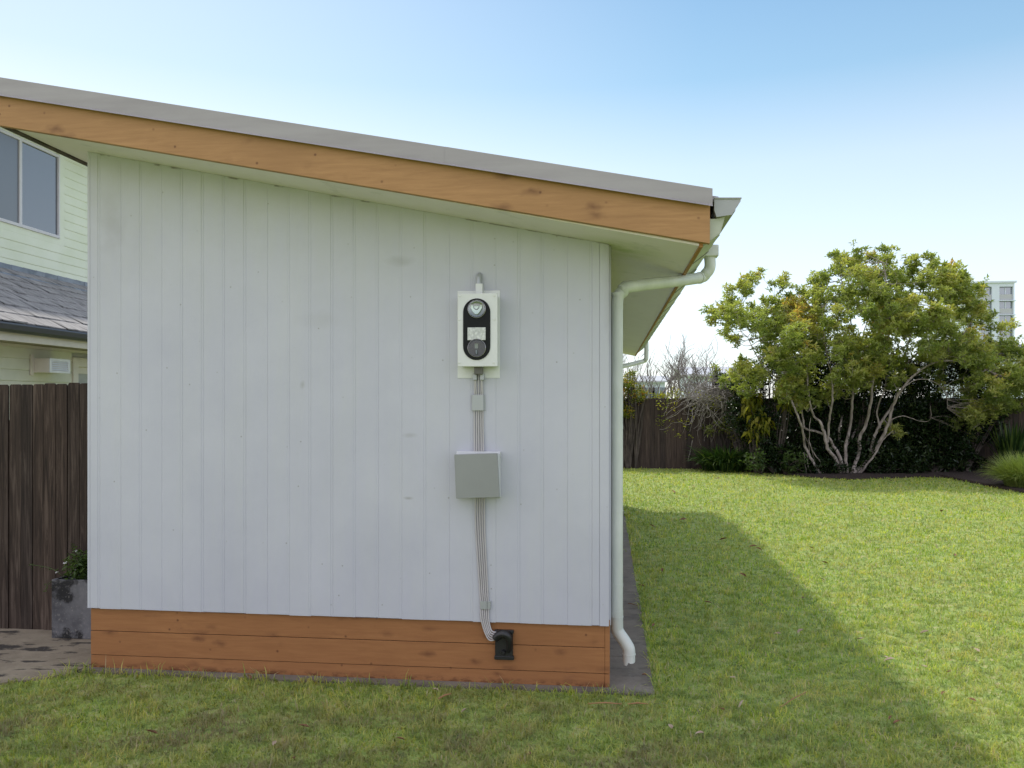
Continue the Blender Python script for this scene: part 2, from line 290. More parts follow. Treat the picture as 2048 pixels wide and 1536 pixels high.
# ------------------------------------------------------------ object helpers
def worldloc(o):
    v = Vector((0, 0, 0))
    while o is not None: v += o.location; o = o.parent
    return v
def tag(o, label=None, cat=None, group=None, kind=None):
    for k, v in (('label', label), ('category', cat), ('group', group), ('kind', kind)):
        if v: o[k] = v
    return o
def thing(name, loc, label, cat, group=None):
    o = bpy.data.objects.new(name, None); C.objects.link(o); o.location = loc; o.empty_display_size = .2
    return tag(o, label, cat, group)
class MB:
    def __init__(s): s.v = []; s.f = []; s.a = []
    def add(s, vs, fs, a=.5):
        n = len(s.v); s.v += [tuple(p) for p in vs]; s.f += [tuple(i + n for i in f) for f in fs]; s.a += [a] * len(vs); return s
    def box(s, x0, x1, y0, y1, z0, z1, a=.5):
        v = [(x, y, z) for z in (z0, z1) for y in (y0, y1) for x in (x0, x1)]
        return s.add(v, [(0, 2, 3, 1), (4, 5, 7, 6), (0, 1, 5, 4), (2, 6, 7, 3), (0, 4, 6, 2), (1, 3, 7, 5)], a)
    def prism(s, poly, axis, a0, a1, a=.5):
        def P(p, t):
            return {'Y': (p[0], t, p[1]), 'X': (t, p[0], p[1]), 'Z': (p[0], p[1], t)}[axis]
        n = len(poly); v = [P(p, a0) for p in poly] + [P(p, a1) for p in poly]
        f = [tuple(range(n)), tuple(reversed(range(n, 2 * n)))] + [(i, i + n, (i + 1) % n + n, (i + 1) % n) for i in range(n)]
        return s.add(v, f, a)
    def tube(s, pts, r, sides=10, caps=True, a=.5):
        pts = [Vector(p) for p in pts]; n = len(pts)
        rs = r if isinstance(r, (list, tuple)) else [r] * n
        up = None; vs = []
        for i, p in enumerate(pts):
            d = (pts[min(i + 1, n - 1)] - pts[max(i - 1, 0)]).normalized()
            if up is None: up = Vector((0, 0, 1)) if abs(d.z) < .9 else Vector((1, 0, 0))
            sd = d.cross(up).normalized(); up = sd.cross(d).normalized()
            for k in range(sides):
                t = 2 * math.pi * k / sides; vs.append(p + (sd * math.cos(t) + up * math.sin(t)) * rs[i])
        fs = [(i * sides + k, i * sides + (k + 1) % sides, (i + 1) * sides + (k + 1) % sides, (i + 1) * sides + k) for i in range(n - 1) for k in range(sides)]
        if caps: fs += [tuple(reversed(range(sides))), tuple(range((n - 1) * sides, n * sides))]
        return s.add(vs, fs, a)
    def build(s, name, mat, parent=None, smooth=False, bevel=0, kind=None):
        me = bpy.data.meshes.new(name); off = worldloc(parent) if parent else Vector((0, 0, 0))
        me.from_pydata([(p[0] - off.x, p[1] - off.y, p[2] - off.z) for p in s.v], [], s.f)
        at = me.attributes.new("rnd", 'FLOAT', 'POINT'); at.data.foreach_set('value', s.a)
        me.materials.append(M[mat] if isinstance(mat, str) else mat)
        bm_fix(me)
        if smooth: me.shade_smooth()
        o = bpy.data.objects.new(name, me); C.objects.link(o)
        if parent: o.parent = parent
        if bevel:
            b = o.modifiers.new("bevel", 'BEVEL'); b.width = bevel; b.segments = 2; b.limit_method = 'ANGLE'; b.angle_limit = rad(40)
        if smooth:
            me.set_sharp_from_angle(angle=rad(50))
        if kind: o['kind'] = kind
        return o
import bmesh
def bm_fix(me):
    bm = bmesh.new(); bm.from_mesh(me); bmesh.ops.recalc_face_normals(bm, faces=bm.faces); bm.to_mesh(me); bm.free()
def npmesh(name, V, Fs, A, mat, parent=None):
    """V (n,3), Fs list of face arrays (m,k), A (n,)"""
    me = bpy.data.meshes.new(name); off = worldloc(parent) if parent else Vector((0, 0, 0))
    V = (V - np.array(off)).astype(np.float32)
    me.vertices.add(len(V)); me.vertices.foreach_set('co', V.ravel())
    li = np.concatenate([f.ravel() for f in Fs]).astype(np.int32)
    tot = np.concatenate([np.full(len(f), f.shape[1]) for f in Fs]); st = np.concatenate([[0], np.cumsum(tot)[:-1]]).astype(np.int32)
    me.loops.add(len(li)); me.loops.foreach_set('vertex_index', li)
    me.polygons.add(len(tot)); me.polygons.foreach_set('loop_start', st)
    me.update(calc_edges=True)
    at = me.attributes.new("rnd", 'FLOAT', 'POINT'); at.data.foreach_set('value', A.astype(np.float32))
    me.materials.append(M[mat]); me.validate()
    o = bpy.data.objects.new(name, me); C.objects.link(o)
    if parent: o.parent = parent
    return o
def spline(pts, n=6):
    """Catmull-Rom through points"""
    P = [Vector(p) for p in pts]; P = [P[0]] + P + [P[-1]]; out = []
    for i in range(1, len(P) - 2):
        for k in range(n):
            t = k / n; a, b, c, d = P[i - 1], P[i], P[i + 1], P[i + 2]
            out.append(.5 * ((2 * b) + (c - a) * t + (2 * a - 5 * b + 4 * c - d) * t * t + (3 * b - a - 3 * c + d) * t ** 3))
    out.append(P[-2]); return out
def copy_thing(o, loc=None, rot=None, scale=None):
    c = o.copy(); C.objects.link(c)
    if loc is not None: c.location = loc
    if rot is not None: c.rotation_euler = rot
    if scale is not None: c.scale = (scale,) * 3
    for ch in o.children:
        d = ch.copy(); C.objects.link(d); d.parent = c
        for g in ch.children:
            e = g.copy(); C.objects.link(e); e.parent = d
    return c

# ------------------------------------------------------------ the ground and the paving
gr = MB(); gr.add([(-900, -300, 0), (900, -300, 0), (900, 1200, 0), (-900, 1200, 0)], [(0, 1, 2, 3)]).build('ground', 'soil', kind='structure')
def wob(x, y, s=1): return noise.noise(Vector((x * s, y * s, 3.3)))
CX1 = .272; CY0 = 4.70
path = MB()
# side path: pieces with open joints
ys = [CY0, 5.36, 6.45, 7.2, 8.3, 9.4, 10.5, 11.6, 12.8, 14.6]
for a, b in zip(ys[:-1], ys[1:]):
    path.box(.0, CX1 + random.uniform(-.006, .006), a + .004, b - .004, -.05, .014)
pl = [(x, CY0 - .012 + .012 * wob(x, 1, 3)) for x in np.linspace(-3.22, CX1 - .03, 30)]
path.prism(pl + [(CX1 - .03, CY0 + .001), (-.001, CY0 + .001), (-.001, 4.84), (-3.22, 4.84)], 'Z', -.05, .012)
path.build('concrete_path', 'conc', kind='structure')
PE = [(-8.0, 3.9), (-4.6, 4.27), (-3.9, 4.36), (-3.54, 4.44), (-3.34, 4.56), (-3.23, 4.66)]
patio = MB().prism(PE + [(-3.23, 9.0), (-8.0, 9.0)], 'Z', -.05, .012)
patio.build('concrete_patio', 'patio', kind='structure')
# mulch bed under the far shrubs
bedpx = [(1385, 938), (1440, 941), (1500, 945), (1560, 949), (1620, 956), (1700, 960), (1760, 958), (1830, 955), (1890, 956)]
BED = [G(*p)[:2] for p in bedpx] + [(7.58, 17.1), (7.63, 16.2), (7.68, 14.9), (7.95, 13.4), (12.0, 12.5)]
bed = MB(); top = [(x, y, .02) for x, y in BED]; n = len(top)
vs = top + [(x, y + .5, .05) for x, y in BED] + [(x, 24.0, .05) for x, y in BED] + [(x, y, -.02) for x, y in BED]
fs = [(i, i + 1, i + 1 + n, i + n) for i in range(n - 1)] + [(i + n, i + 1 + n, i + 1 + 2 * n, i + 2 * n) for i in range(n - 1)] + [(i + 3 * n, i + 1 + 3 * n, i + 1, i) for i in range(n - 1)]
bed.add(vs, fs).build('mulch_bed', 'mulch', kind='structure')
def bed_y(x): return np.interp(x, [p[0] for p in BED], [p[1] for p in BED], left=21.1, right=BED[-1][1])

# lawn: one sheet of blades, thinner with distance
def make_grass():
    n = 560000
    d = 3.1 * (24 / 3.1) ** R.random(n)          # density ~ 1/d^2
    px = R.uniform(-600, 3200, n)
    r = (px - 1024) / F
    X = d * (-SA + r * CA); Y = d * (CA + r * SA)
    jit = R.normal(0, .012, n)
    keep = ~((X > -3.23) & (X < CX1 + .0 + jit) & (Y > CY0 + jit - .01))
    pe = np.interp(X, [p[0] for p in PE], [p[1] for p in PE])
    keep &= ~((X <= -3.2) & (Y > pe + jit * 2.2))
    keep &= Y < bed_y(X) + jit * 3
    keep &= Y < 21.1
    X, Y, d = X[keep], Y[keep], d[keep]; n = len(X)
    tuft = np.array([noise.noise(Vector((x * 5, y * 5, 0))) for x, y in zip(X[::1], Y[::1])])
    sc_ = np.clip(d / 4.6, 1, 4)
    L = R.uniform(.022, .060, n) * np.clip(1 + .7 * tuft, .75, 1.5) * (1 + .12 * (sc_ - 1))
    edge = ((np.abs(X - CX1) < .06) & (Y > 4.6)) | ((np.abs(Y - CY0) < .06) & (X < CX1) & (X > -3.3)) | ((X <= -3.2) & (np.abs(Y - np.interp(X, [p[0] for p in PE], [p[1] for p in PE])) < .06))
    L = np.where(edge, L * R.uniform(1.1, 2.0, n), L)
    W = R.uniform(.0016, .0036, n) * sc_ ** .9
    az = R.uniform(0, 2 * np.pi, n); lean = np.clip(R.normal(1.0, .35, n), .05, 1.5)
    dx, dy = np.cos(az), np.sin(az); sx, sy = -dy, dx
    tw = R.uniform(-.5, .5, n); 
    base = np.stack([X, Y, np.full(n, -.004)], 1)
    side = np.stack([sx, sy, tw * 0], 1) * W[:, None]
    m = base + np.stack([dx * np.sin(lean * .55), dy * np.sin(lean * .55), np.cos(lean * .55)], 1) * (L * .55)[:, None]
    ln2 = np.clip(lean * 1.5, 0, 1.75)
    t = m + np.stack([dx * np.sin(ln2), dy * np.sin(ln2), np.cos(ln2)], 1) * (L * .5)[:, None]
    V = np.stack([base - side, base + side, m + side * .8, m - side * .8, t], 1).reshape(-1, 3)
    V[:, 2] = np.maximum(V[:, 2], -.01)
    i = np.arange(n)[:, None] * 5
    Q = i + np.array([[0, 1, 2, 3]]); T = i + np.array([[3, 2, 4]])
    rn = np.clip(R.beta(1.5, 1.7, n), 0, .83)
    straw = R.random(n) < .09; rn[straw] = R.uniform(.87, 1, straw.sum())
    rn = np.clip(rn + .22 * tuft * (rn < .84), 0, 1); rn = np.where((rn > .83) & ~straw, .83, rn)
    # runners and dead stalks lying on the sward
    k = 5200; dd = 3.2 * (14 / 3.2) ** R.random(k); pp = R.uniform(-300, 2350, k); r_ = (pp - 1024) / F
    sx0 = dd * (-SA + r_ * CA); sy0 = dd * (CA + r_ * SA)
    ok = ~((sx0 > -3.3) & (sx0 < CX1 + .06) & (sy0 > CY0 - .05)) & ~((sx0 <= -3.2) & (sy0 > np.interp(sx0, [p[0] for p in PE], [p[1] for p in PE]) - .06)) & (sy0 < bed_y(sx0) - .1)
    sx0, sy0, dd = sx0[ok], sy0[ok], dd[ok]; k = len(sx0); ang = R.uniform(0, 2 * np.pi, k); cur = R.normal(0, .55, k); ln = R.uniform(.04, .13, k) * np.clip(dd / 6, 1, 1.8) / 6
    P = np.stack([sx0, sy0, R.uniform(.012, .03, k)], 1); rows = []
    wd = R.uniform(.0009, .0018, k) * np.clip(dd / 4.5, 1, 3)
    for j in range(7):
        sd_ = np.stack([-np.sin(ang), np.cos(ang), np.zeros(k)], 1) * (wd * (1 - j / 8))[:, None]
        rows += [P - sd_, P + sd_]; P = P + np.stack([np.cos(ang), np.sin(ang), R.normal(.05, .25, k)], 1) * ln[:, None]; P[:, 2] = np.clip(P[:, 2], .012, .05); ang = ang + cur
    V2 = np.stack(rows, 1).reshape(-1, 3); i2 = np.arange(k)[:, None] * 14 + len(V)
    Q2 = np.concatenate([i2 + np.array([[2 * j, 2 * j + 1, 2 * j + 3, 2 * j + 2]]) for j in range(6)])
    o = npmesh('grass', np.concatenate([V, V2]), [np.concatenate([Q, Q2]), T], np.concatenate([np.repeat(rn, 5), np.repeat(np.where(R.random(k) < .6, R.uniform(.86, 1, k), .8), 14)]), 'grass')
    tag(o, 'short mown green lawn grass with straw coloured blades', 'grass', kind='stuff')
make_grass()

# ------------------------------------------------------------ the shed
SY = 4.75                                     # front face of the white boards
wl = PY(175, 303, SY); wr = PY(1218, 488, SY)
XL, XR = wl[0], wr[0]
slope = (wl[2] - wr[2]) / (XR - XL)
def zs(x): return wr[2] - slope * (x - XR)      # underside of the roof lining
YB = 14.3                                      # back end of the roof
shed = thing('garden_shed', ((XL + XR) / 2, SY, 0), 'white board shed with orange timber trim and low sloping roof', 'shed')
bl, br = PY(173, 1216, SY)[2], PY(1218, 1252, SY)[2]
def wall_bottom(x): return bl + (br - bl) * (x - XL) / (XR - XL)
gx = [180, 198, 240, 281, 322, 363, 405, 447, 490, 533, 577, 620, 664, 709, 755, 802, 850, 897, 944, 990, 1038, 1085, 1133, 1182, 1199]
gX = [PY(g, 800, SY)[0] for g in gx]
wb = MB(); prof = [(XL, SY + .03, 0, 0), (XL, SY, 0, 0)]
bi = 0
for i, g in enumerate(gX):
    narrow = i in (0, 24)
    o0 = random.uniform(-.0012, .0012); o1 = random.uniform(-.0012, .0012)
    if narrow: prof += [(g - .001, SY, bi, 0), (g - .0008, SY + .006, bi, 0), (g + .0008, SY + .006, bi + 1, 0), (g + .001, SY, bi + 1, 0)]
    else: prof += [(g - .010, SY + o0, bi, 0), (g - .0075, SY + .0012, bi, 0), (g + .004, SY + .0012, bi, 0), (g + .0044, SY + .0021, bi, 0), (g + .0052, SY + .0021, bi + 1, 0), (g + .0075, SY + .0004, bi + 1, 0), (g + .0085, SY + o1, bi + 1, 0)]
    bi += 1
prof += [(XR, SY, bi, 0), (XR, SY + .03, bi, 0)]
bj = [random.uniform(-.0028, .0028) for _ in range(40)]
NZ = 2
vs = []
for (x, y, k, _) in prof:
    vs += [(x, y, wall_bottom(x) + bj[k]), (x, y, zs(x) - .001)]
wb.add(vs, [(2 * i, 2 * i + 2, 2 * i + 3, 2 * i + 1) for i in range(len(prof) - 1)])
# underside of the boards
wb.add([(XL, SY, bl), (XR, SY, br), (XR, SY + .03, br), (XL, SY + .03, bl)], [(0, 1, 2, 3)])
wb.build('board_wall', 'wall', shed)
body = MB(); body.prism([(XL + .001, .37), (XR + .012, .37), (XR + .012, zs(XR + .012) - .002), (XL + .001, zs(XL) - .002)], 'Y', SY + .031, YB - .5)
body.build('side_wall', 'wall', shed)
# orange skirting of three boards
KY = 4.772
sk = MB(); kx0 = PY(182, 1300, KY)[0]; kx1 = PY(1209.5, 1300, KY)[0]
for z0, z1, dy in ((.0, .089, .0), (.0925, .2385, .002), (.242, .40, .001)):
    sk.box(kx0, kx1, KY - dy, KY + .03, z0, z1)
sk.build('skirting', 'skirt', shed, bevel=.0015)
ct = MB(); ct.box(kx1 + .0012, XR + .004, KY - .004, KY + .05, 0, .088); ct.box(kx1 + .0012, XR + .005, KY - .003, KY + .05, .092, .40)
ct.build('corner_trim', 'skirt', shed, bevel=.0015)
ct = MB(); ct.box(XL + .02, kx0 - .0015, KY + .004, KY + .05, 0, .40)
ct.build('corner_trim', M['darkbark'], shed, bevel=.001)
bs = MB(); bs.box(XL + .03, XR - .0, KY + .051, YB - .6, 0, .36); bs.build('base_wall', 'skirt', shed)
# soffit, roof, barge boards
EX = .48; RXL = -3.50
so_ = MB(); so_.prism([(RXL + .04, zs(RXL + .04)), (EX, zs(EX)), (EX, zs(EX) + .012), (RXL + .04, zs(RXL + .04) + .012)], 'Y', 4.367, YB - .04)
so_.build('soffit', 'soffit', shed)
BY = 4.33
b0 = PY(0, 251, BY); b1 = PY(1420, 487, BY); t0 = PY(0, 187, BY); t1 = PY(1422, 408, BY)
def lin(p, q, x): return p[2] + (q[2] - p[2]) * (x - p[0]) / (q[0] - p[0])
BXR = b1[0]
bb = MB(); bb.prism([(RXL, lin(b0, b1, RXL)), (BXR, lin(b0, b1, BXR)), (BXR, lin(t0, t1, BXR) + .02), (RXL, lin(t0, t1, RXL) + .02)], 'Y', BY, BY + .036)
bb.build('barge_board', 'stain', shed, bevel=.002)
FY = 4.312
f0 = PY(0, 189, FY); f1 = PY(1425, 410, FY); g0 = PY(0, 155, FY); g1 = PY(1427, 378, FY)
FXR = f1[0]; JX = PY(890, 300, FY)[0]
for (xa, xb, yy, dz) in ((RXL - .02, JX + .03, FY, 0), (JX, FXR, FY - .003, .0)):
    m_ = MB()
    m_.prism([(xa, lin(f0, f1, xa)), (xb, lin(f0, f1, xb)), (xb, lin(g0, g1, xb) + dz), (xa, lin(g0, g1, xa) + dz)], 'Y', yy, yy + .0015)
    # top return on the roof and kicked out drip edge
    m_.prism([(xa, lin(g0, g1, xa) + dz), (xb, lin(g0, g1, xb) + dz), (xb, lin(g0, g1, xb) + dz + .0015), (xa, lin(g0, g1, xa) + dz + .0015)], 'Y', yy, yy + .13)
    za, zb = lin(f0, f1, xa), lin(f0, f1, xb)
    m_.add([(xa, yy, za + .001), (xb, yy, zb + .001), (xb, yy - .012, zb - .008), (xa, yy - .012, za - .008), (xa, yy - .012, za - .0095), (xb, yy - .012, zb - .0095), (xb, yy, zb - .0008), (xa, yy, za - .0008)],
           [(0, 1, 2, 3), (3, 2, 5, 4), (4, 5, 6, 7)])
    m_.build('roof_flashing', 'flash', shed)
rf = MB(); rt = lin(g0, g1, 0) - .02
def ztop(x): return lin(g0, g1, x) - .02
rf.prism([(RXL, ztop(RXL) - .09), (EX + .035, ztop(EX) - .05), (EX + .10, ztop(EX + .1) - .02), (EX + .10, ztop(EX + .1)), (RXL, ztop(RXL))], 'Y', BY + .038, YB)
xx = RXL + .1
for k in range(14): 
    pass
yy = BY + .2
while yy < YB - .1:
    rf.prism([(RXL, ztop(RXL) + .001), (EX + .10, ztop(EX + .1) + .001), (EX + .10, ztop(EX + .1) + .02), (RXL, ztop(RXL) + .02)], 'Y', yy, yy + .03); yy += .2
rf.build('roof', 'flash', shed)
ef = MB(); ef.box(EX + .001, EX + .020, BY + .038, YB - .05, zs(EX) - .008, 2.64); ef.build('eave_board', 'stain_y', shed)
lf = MB(); lf.box(RXL + .002, RXL + .038, BY + .038, YB - .05, lin(b0, b1, RXL) + .005, lin(t0, t1, RXL) - .02); lf.build('barge_board', M['darkbark'], shed)
# gutter: real trough with end cap
GYs = 4.345
gp = [PY(x, y, GYs) for x, y in ((1428.5, 396), (1428.5, 420), (1433, 434), (1464, 429.5), (1467, 424), (1470.5, 422), (1472, 414), (1478, 407), (1481, 403), (1482, 396))]
gp = [(max(p[0], BXR + .004), p[2]) for p in gp]
gutt = MB()
inner = [(x + (.002 if i < 3 else -.002), z + .002) for i, (x, z) in enumerate(gp)]
gutt.prism(gp + [(gp[-1][0] - .006, gp[-1][1] + .002)] + list(reversed([(x, z) for x, z in inner]))[0:], 'Y', GYs + .0015, 13.3)
gutt.prism(gp, 'Y', GYs - .0015, GYs + .001)
gutt.prism([(x, z) for x, z in gp], 'Y', 13.301, 13.304)
gut = gutt.build('gutter', 'gutter', shed)
tm = MB(); tm.tube([(gp[0][0], GYs - .004, gp[0][1] - .002), (gp[-1][0] + .002, GYs - .004, gp[-1][1] - .002)], .0045, 6); tm.build('end_cap', 'gutter', gut)
y = 4.95
while y < 13.2:
    k = MB(); k.prism([(gp[2][0] - .004, gp[2][1] - .003), (gp[3][0] + .002, gp[3][1] - .004), (gp[5][0] + .004, gp[5][1]), (gp[5][0] + .001, gp[5][1] + .002), (gp[3][0], gp[3][1] - .0005), (gp[2][0], gp[2][1] - .0005)], 'Y', y, y + .028)
    k.build('gutter_bracket', 'greyl', gut); y += .64
es = MB(); xi, zi, xo_, zo_ = EX + .021, zs(EX) - .004, .590, 2.542
es.add([(x, y, z) for y in (BY + .04, 13.42) for x, z in ((xi, zi), (xo_, zo_), (gp[3][0] - .03, gp[3][1] - .003), (gp[3][0] - .03, gp[3][1] - .001), (xo_ - .004, zo_ + .003), (xi, zi + .003))],
       [(0, 1, 7, 6), (1, 2, 8, 7), (3, 4, 10, 9), (4, 5, 11, 10)])
es.add([(xi, BY + .041, zi), (xo_, BY + .041, zo_), (gp[3][0] - .03, BY + .041, gp[3][1] - .003), (gp[2][0], BY + .041, gp[2][1] - .003), (xi, BY + .041, gp[2][1] - .003)], [(0, 1, 2, 3, 4)])
eo = es.build('eave_strip', 'eave', shed)
y = BY + .55
while y < 13.3:
    k = MB(); k.add([(xi + .001, y, zi - .004), (xo_ + .002, y, zo_ - .004), (xo_ + .002, y + .014, zo_ - .004), (xi + .001, y + .014, zi - .004), (xi + .001, y, zi - .0005), (xo_ + .002, y, zo_ - .0005), (xo_ + .002, y + .014, zo_ - .0005), (xi + .001, y + .014, zi - .0005)],
        [(0, 1, 2, 3), (0, 1, 5, 4), (2, 3, 7, 6), (1, 2, 6, 5), (0, 3, 7, 4)]); k.build('strip_joint', 'gland', eo); y += .63
# downpipes
def downpipe(y0, yg, r, full):
    zt = gp[2][1]
    p = MB(); xo = .62
    if full:
        a = PY(1234, 600, y0); xw = a[0]
        pts = [(xw, y0, .36)] + [(xw, y0, z) for z in (.9, 1.5, 2.1, a[2] - .03)]
        e0 = Vector(PY(1234, 578, y0)); 
        q0 = Vector(PY(1250, 574, y0 + .02)); q1 = Vector(PY(1392, 557, yg - .03)); q2 = Vector(PY(1412, 547, yg)); q3 = Vector(PY(1420, 533, yg)); q4 = Vector(PY(1419, 512, yg))
        # elbow at the wall
        pts += [(xw + .004, y0, a[2] + .012), (xw + .016, y0 + .004, a[2] + .036), (xw + .038, y0 + .012, a[2] + .052), tuple(q0 + Vector((.03, .01, .003)))]
        pts += [tuple(q1)]; pts += [tuple(v) for v in (q2, q3, q4)]
        pts = spline(pts[:5], 2)[:-1] + spline(pts[4:], 5)
    else:
        xw = .06; pts = [(xw, y0, .1), (xw, y0, 2.10), (xw + .01, y0, 2.16), (xw + .05, y0, 2.19), (xo - .08, yg, 2.31), (xo - .01, yg, 2.35), (xo, yg, 2.42), (xo, yg, zt + .0)]
        pts = spline(pts, 4)
    p.tube(pts, r, 18)
    o = p.build('downpipe', 'pipe', shed, smooth=True)
    return o, pts, xw
dp, pts, xw = downpipe(4.985, 5.42, .036, True)
y0 = 4.985
def collar(z, parent, rr=.0385, h=.004): MB().tube([(xw, y0, z), (xw, y0, z + h)], rr, 18).build('pipe_collar', 'pipe', parent, smooth=True)
collar(PY(1234, 1022, y0)[2], dp); collar(PY(1234, 1234, y0)[2], dp, .039, .006); collar(PY(1234, 1256, y0)[2], dp, .0375); collar(PY(1234, 616, y0)[2], dp)
for q, tq in ((PY(1248, 575, y0 + .03), PY(1252, 574.5, y0 + .04)), (PY(1398, 556, 5.4), PY(1400, 555.6, 5.41))):
    MB().tube([q, tq], .0385, 18).build('pipe_collar', 'pipe', dp, smooth=True)
# lower offset elbow with torn, paint stripped mouth
zc = PY(1234, 1256, y0)[2]
ep = spline([(xw, y0, zc + .11), (xw, y0, zc + .02), (xw + .006, y0, zc - .02), (xw + .045, y0 - .01, zc - .075), (xw + .068, y0 - .015, zc - .115), (xw + .072, y0 - .015, zc - .15)], 5)
MB().tube(ep, .0372, 20).build('pipe_elbow', 'pipe', dp, smooth=True)
zt_ = zc - .15; ex, ey = xw + .072, y0 - .015
mo = MB(); sd = 22; vs = []; low = [random.uniform(-.008, .004) for _ in range(sd)]
for k in range(sd):
    t = 2 * math.pi * k / sd; c, s_ = math.cos(t), math.sin(t)
    drop = .046 + low[k] * .8 + (.016 if 3.6 < t < 4.5 else 0)
    vs += [(ex + .0365 * c, ey + .0365 * s_, zt_ + .002), (ex + .036 * c, ey + .036 * s_, zt_ - drop), (ex + .0335 * c, ey + .0335 * s_, zt_ - drop), (ex + .033 * c, ey + .033 * s_, zt_ + .002)]
mo.add(vs, [(4 * k + j, 4 * ((k + 1) % sd) + j, 4 * ((k + 1) % sd) + j + 1, 4 * k + j + 1) for k in range(sd) for j in range(3)])
mo.build('pipe_mouth', 'pipe', dp)
MB().tube([(ex, ey, zt_ + .004), (ex, ey, zt_ - .002)], .0395, 20).build('pipe_collar', 'pipe', dp, smooth=True)
# outlet box under the gutter
ob = MB(); q = PY(1412, 506, 5.42); ob.box(q[0] - .06, q[0] + .075, 5.37, 5.47, q[2] - .028, q[2] + .045); ob.build('gutter_outlet', 'pipe', dp, bevel=.006)
for zz in (.55, 1.5, 2.3): 
    k = MB(); k.tube([(xw, y0, zz), (xw, y0, zz + .02)], .0372, 18); k.build('pipe_bracket', 'pipe', dp, smooth=True)
dp2, _, _ = downpipe(12.6, 13.0, .034, False)

# ------------------------------------------------------------ sensor light on the wall
def bxpx(mb, x0, y0_, x1, y1, Yf, Yb):
    a = PY(x0, y0_, Yf); b = PY(x1, y1, Yf); return mb.box(a[0], b[0], Yf, Yb, b[2], a[2])
SF = 4.635
sb = PY(955, 733, SF)
sen = thing('sensor_light', (sb[0], SY, sb[2]), 'white wall box with black oblong panel and two round glass lenses', 'sensor light')
m_ = MB(); bxpx(m_, 915, 582, 1000, 756, SY - .004, SY - .0008); m_.build('back_plate', 'encl', sen, bevel=.002)
m_ = MB(); bxpx(m_, 918, 590, 992, 731, SF + .012, SY - .004); m_.build('housing', 'encl', sen, bevel=.004)
m_ = MB(); bxpx(m_, 915, 587, 995, 733, SF, SF + .012); m_.build('cover', 'encl', sen, bevel=.004)
def obround(x0, x1, y0_, y1, Yf, Yb, n=16):
    a = PY(x0, y0_, Yf); b = PY(x1, y1, Yf); r = (b[0] - a[0]) / 2; cx = (a[0] + b[0]) / 2
    pts = [(cx + r * math.cos(t), a[2] - r + r * math.sin(t)) for t in np.linspace(0, math.pi, n)] + [(cx + r * math.cos(t), b[2] + r + r * math.sin(t)) for t in np.linspace(math.pi, 2 * math.pi, n)]
    return MB().prism(pts, 'Y', Yf, Yb), pts
m_, _ = obround(926, 980.5, 597, 720, SF - .006, SF - .0005); pan = m_.build('panel', 'blackp', sen, bevel=.002)
def disc(px, py, r, Y0, depth, mat, name, parent, dome=True, flatr=.0):
    c = PY(px, py, Y0); v = []; f = []; rings = 7; sg = 28
    for i in range(rings + 1):
        t = (math.pi / 2) * i / rings
        for k in range(sg):
            u = 2 * math.pi * k / sg; v.append((c[0] + r * math.sin(t) * math.cos(u), Y0 - depth * math.cos(t), c[2] + r * math.sin(t) * math.sin(u)))
    f = [(i * sg + k, i * sg + (k + 1) % sg, (i + 1) * sg + (k + 1) % sg, (i + 1) * sg + k) for i in range(rings) for k in range(sg)]
    return MB().add(v, f).build(name, mat, parent, smooth=True)
def ring(px, py, r, Y0, w_, mat, name, parent):
    c = PY(px, py, Y0); MB().tube([(c[0] + r * math.cos(t), Y0, c[2] + r * math.sin(t)) for t in np.linspace(0, 2 * math.pi, 33)], w_, 8, False).build(name, mat, parent, smooth=True)
YP = SF - .006
gl = bpy.data.materials.new("clear dome"); gl.use_nodes = True; gb = gl.node_tree.nodes["Principled BSDF"]
gb.inputs['Transmission Weight'].default_value = 1; gb.inputs['Roughness'].default_value = .02; gb.inputs['IOR'].default_value = 1.25; gb.inputs['Base Color'].default_value = (.82, .9, .86, 1)
gd = gl.copy(); gd.name = "smoked dome"; gd.node_tree.nodes["Principled BSDF"].inputs['Base Color'].default_value = (.30, .31, .30, 1); gd.node_tree.nodes["Principled BSDF"].inputs['IOR'].default_value = 1.12
# reflectors behind the glass
c = PY(953.5, 618, YP)
disc(953.5, 619, .047, YP - .001, .002, 'lens', 'lens_backing', sen)
m_ = MB(); rr = .052 * .62
pts = [(c[0] + x * .031, c[2] + z * .031) for x, z in ((-1, .62), (-.62, .62), (-.5, .1), (-.2, -.2), (.2, -.2), (.5, .1), (.62, .62), (1, .62), (1.0, .1), (.62, -.55), (.2, -1.0), (-.2, -1.0), (-.62, -.55), (-1.0, .1))]
m_.prism(pts, 'Y', YP - .012, YP - .004); m_.build('reflector', 'chrome', sen, bevel=.001)
MB().prism([(c[0] + x * .028, c[2] + z * .028) for x, z in ((-.45, .5), (-.35, .15), (0, -.08), (.35, .15), (.45, .5))], 'Y', YP - .011, YP - .005).build('reflector', 'chrome', sen)
disc(953.5, 618, .050, YP - .001, .030, gl, 'lens', sen); ring(953.5, 618, .050, YP - .003, .0035, 'lensd', 'lens_ring', sen)
c = PY(953.5, 696, YP)
disc(953.5, 697, .048, YP - .001, .002, 'lensd', 'lens_backing', sen)
m_ = MB().prism([(c[0] + x, c[2] + z) for x, z in ((-.011, .024), (.011, .024), (.008, -.004), (-.008, -.004))], 'Y', YP - .012, YP - .004); m_.build('reflector', 'chrome', sen)
MB().tube([(c[0], YP - .01, c[2] - .012), (c[0], YP - .01, c[2] - .036)], [.007, .009], 10).build('lamp_tube', 'chrome', sen, smooth=True)
disc(953.5, 696, .0505, YP - .001, .028, gd, 'lens', sen); ring(953.5, 696, .0505, YP - .003, .0035, 'lensd', 'lens_ring', sen)
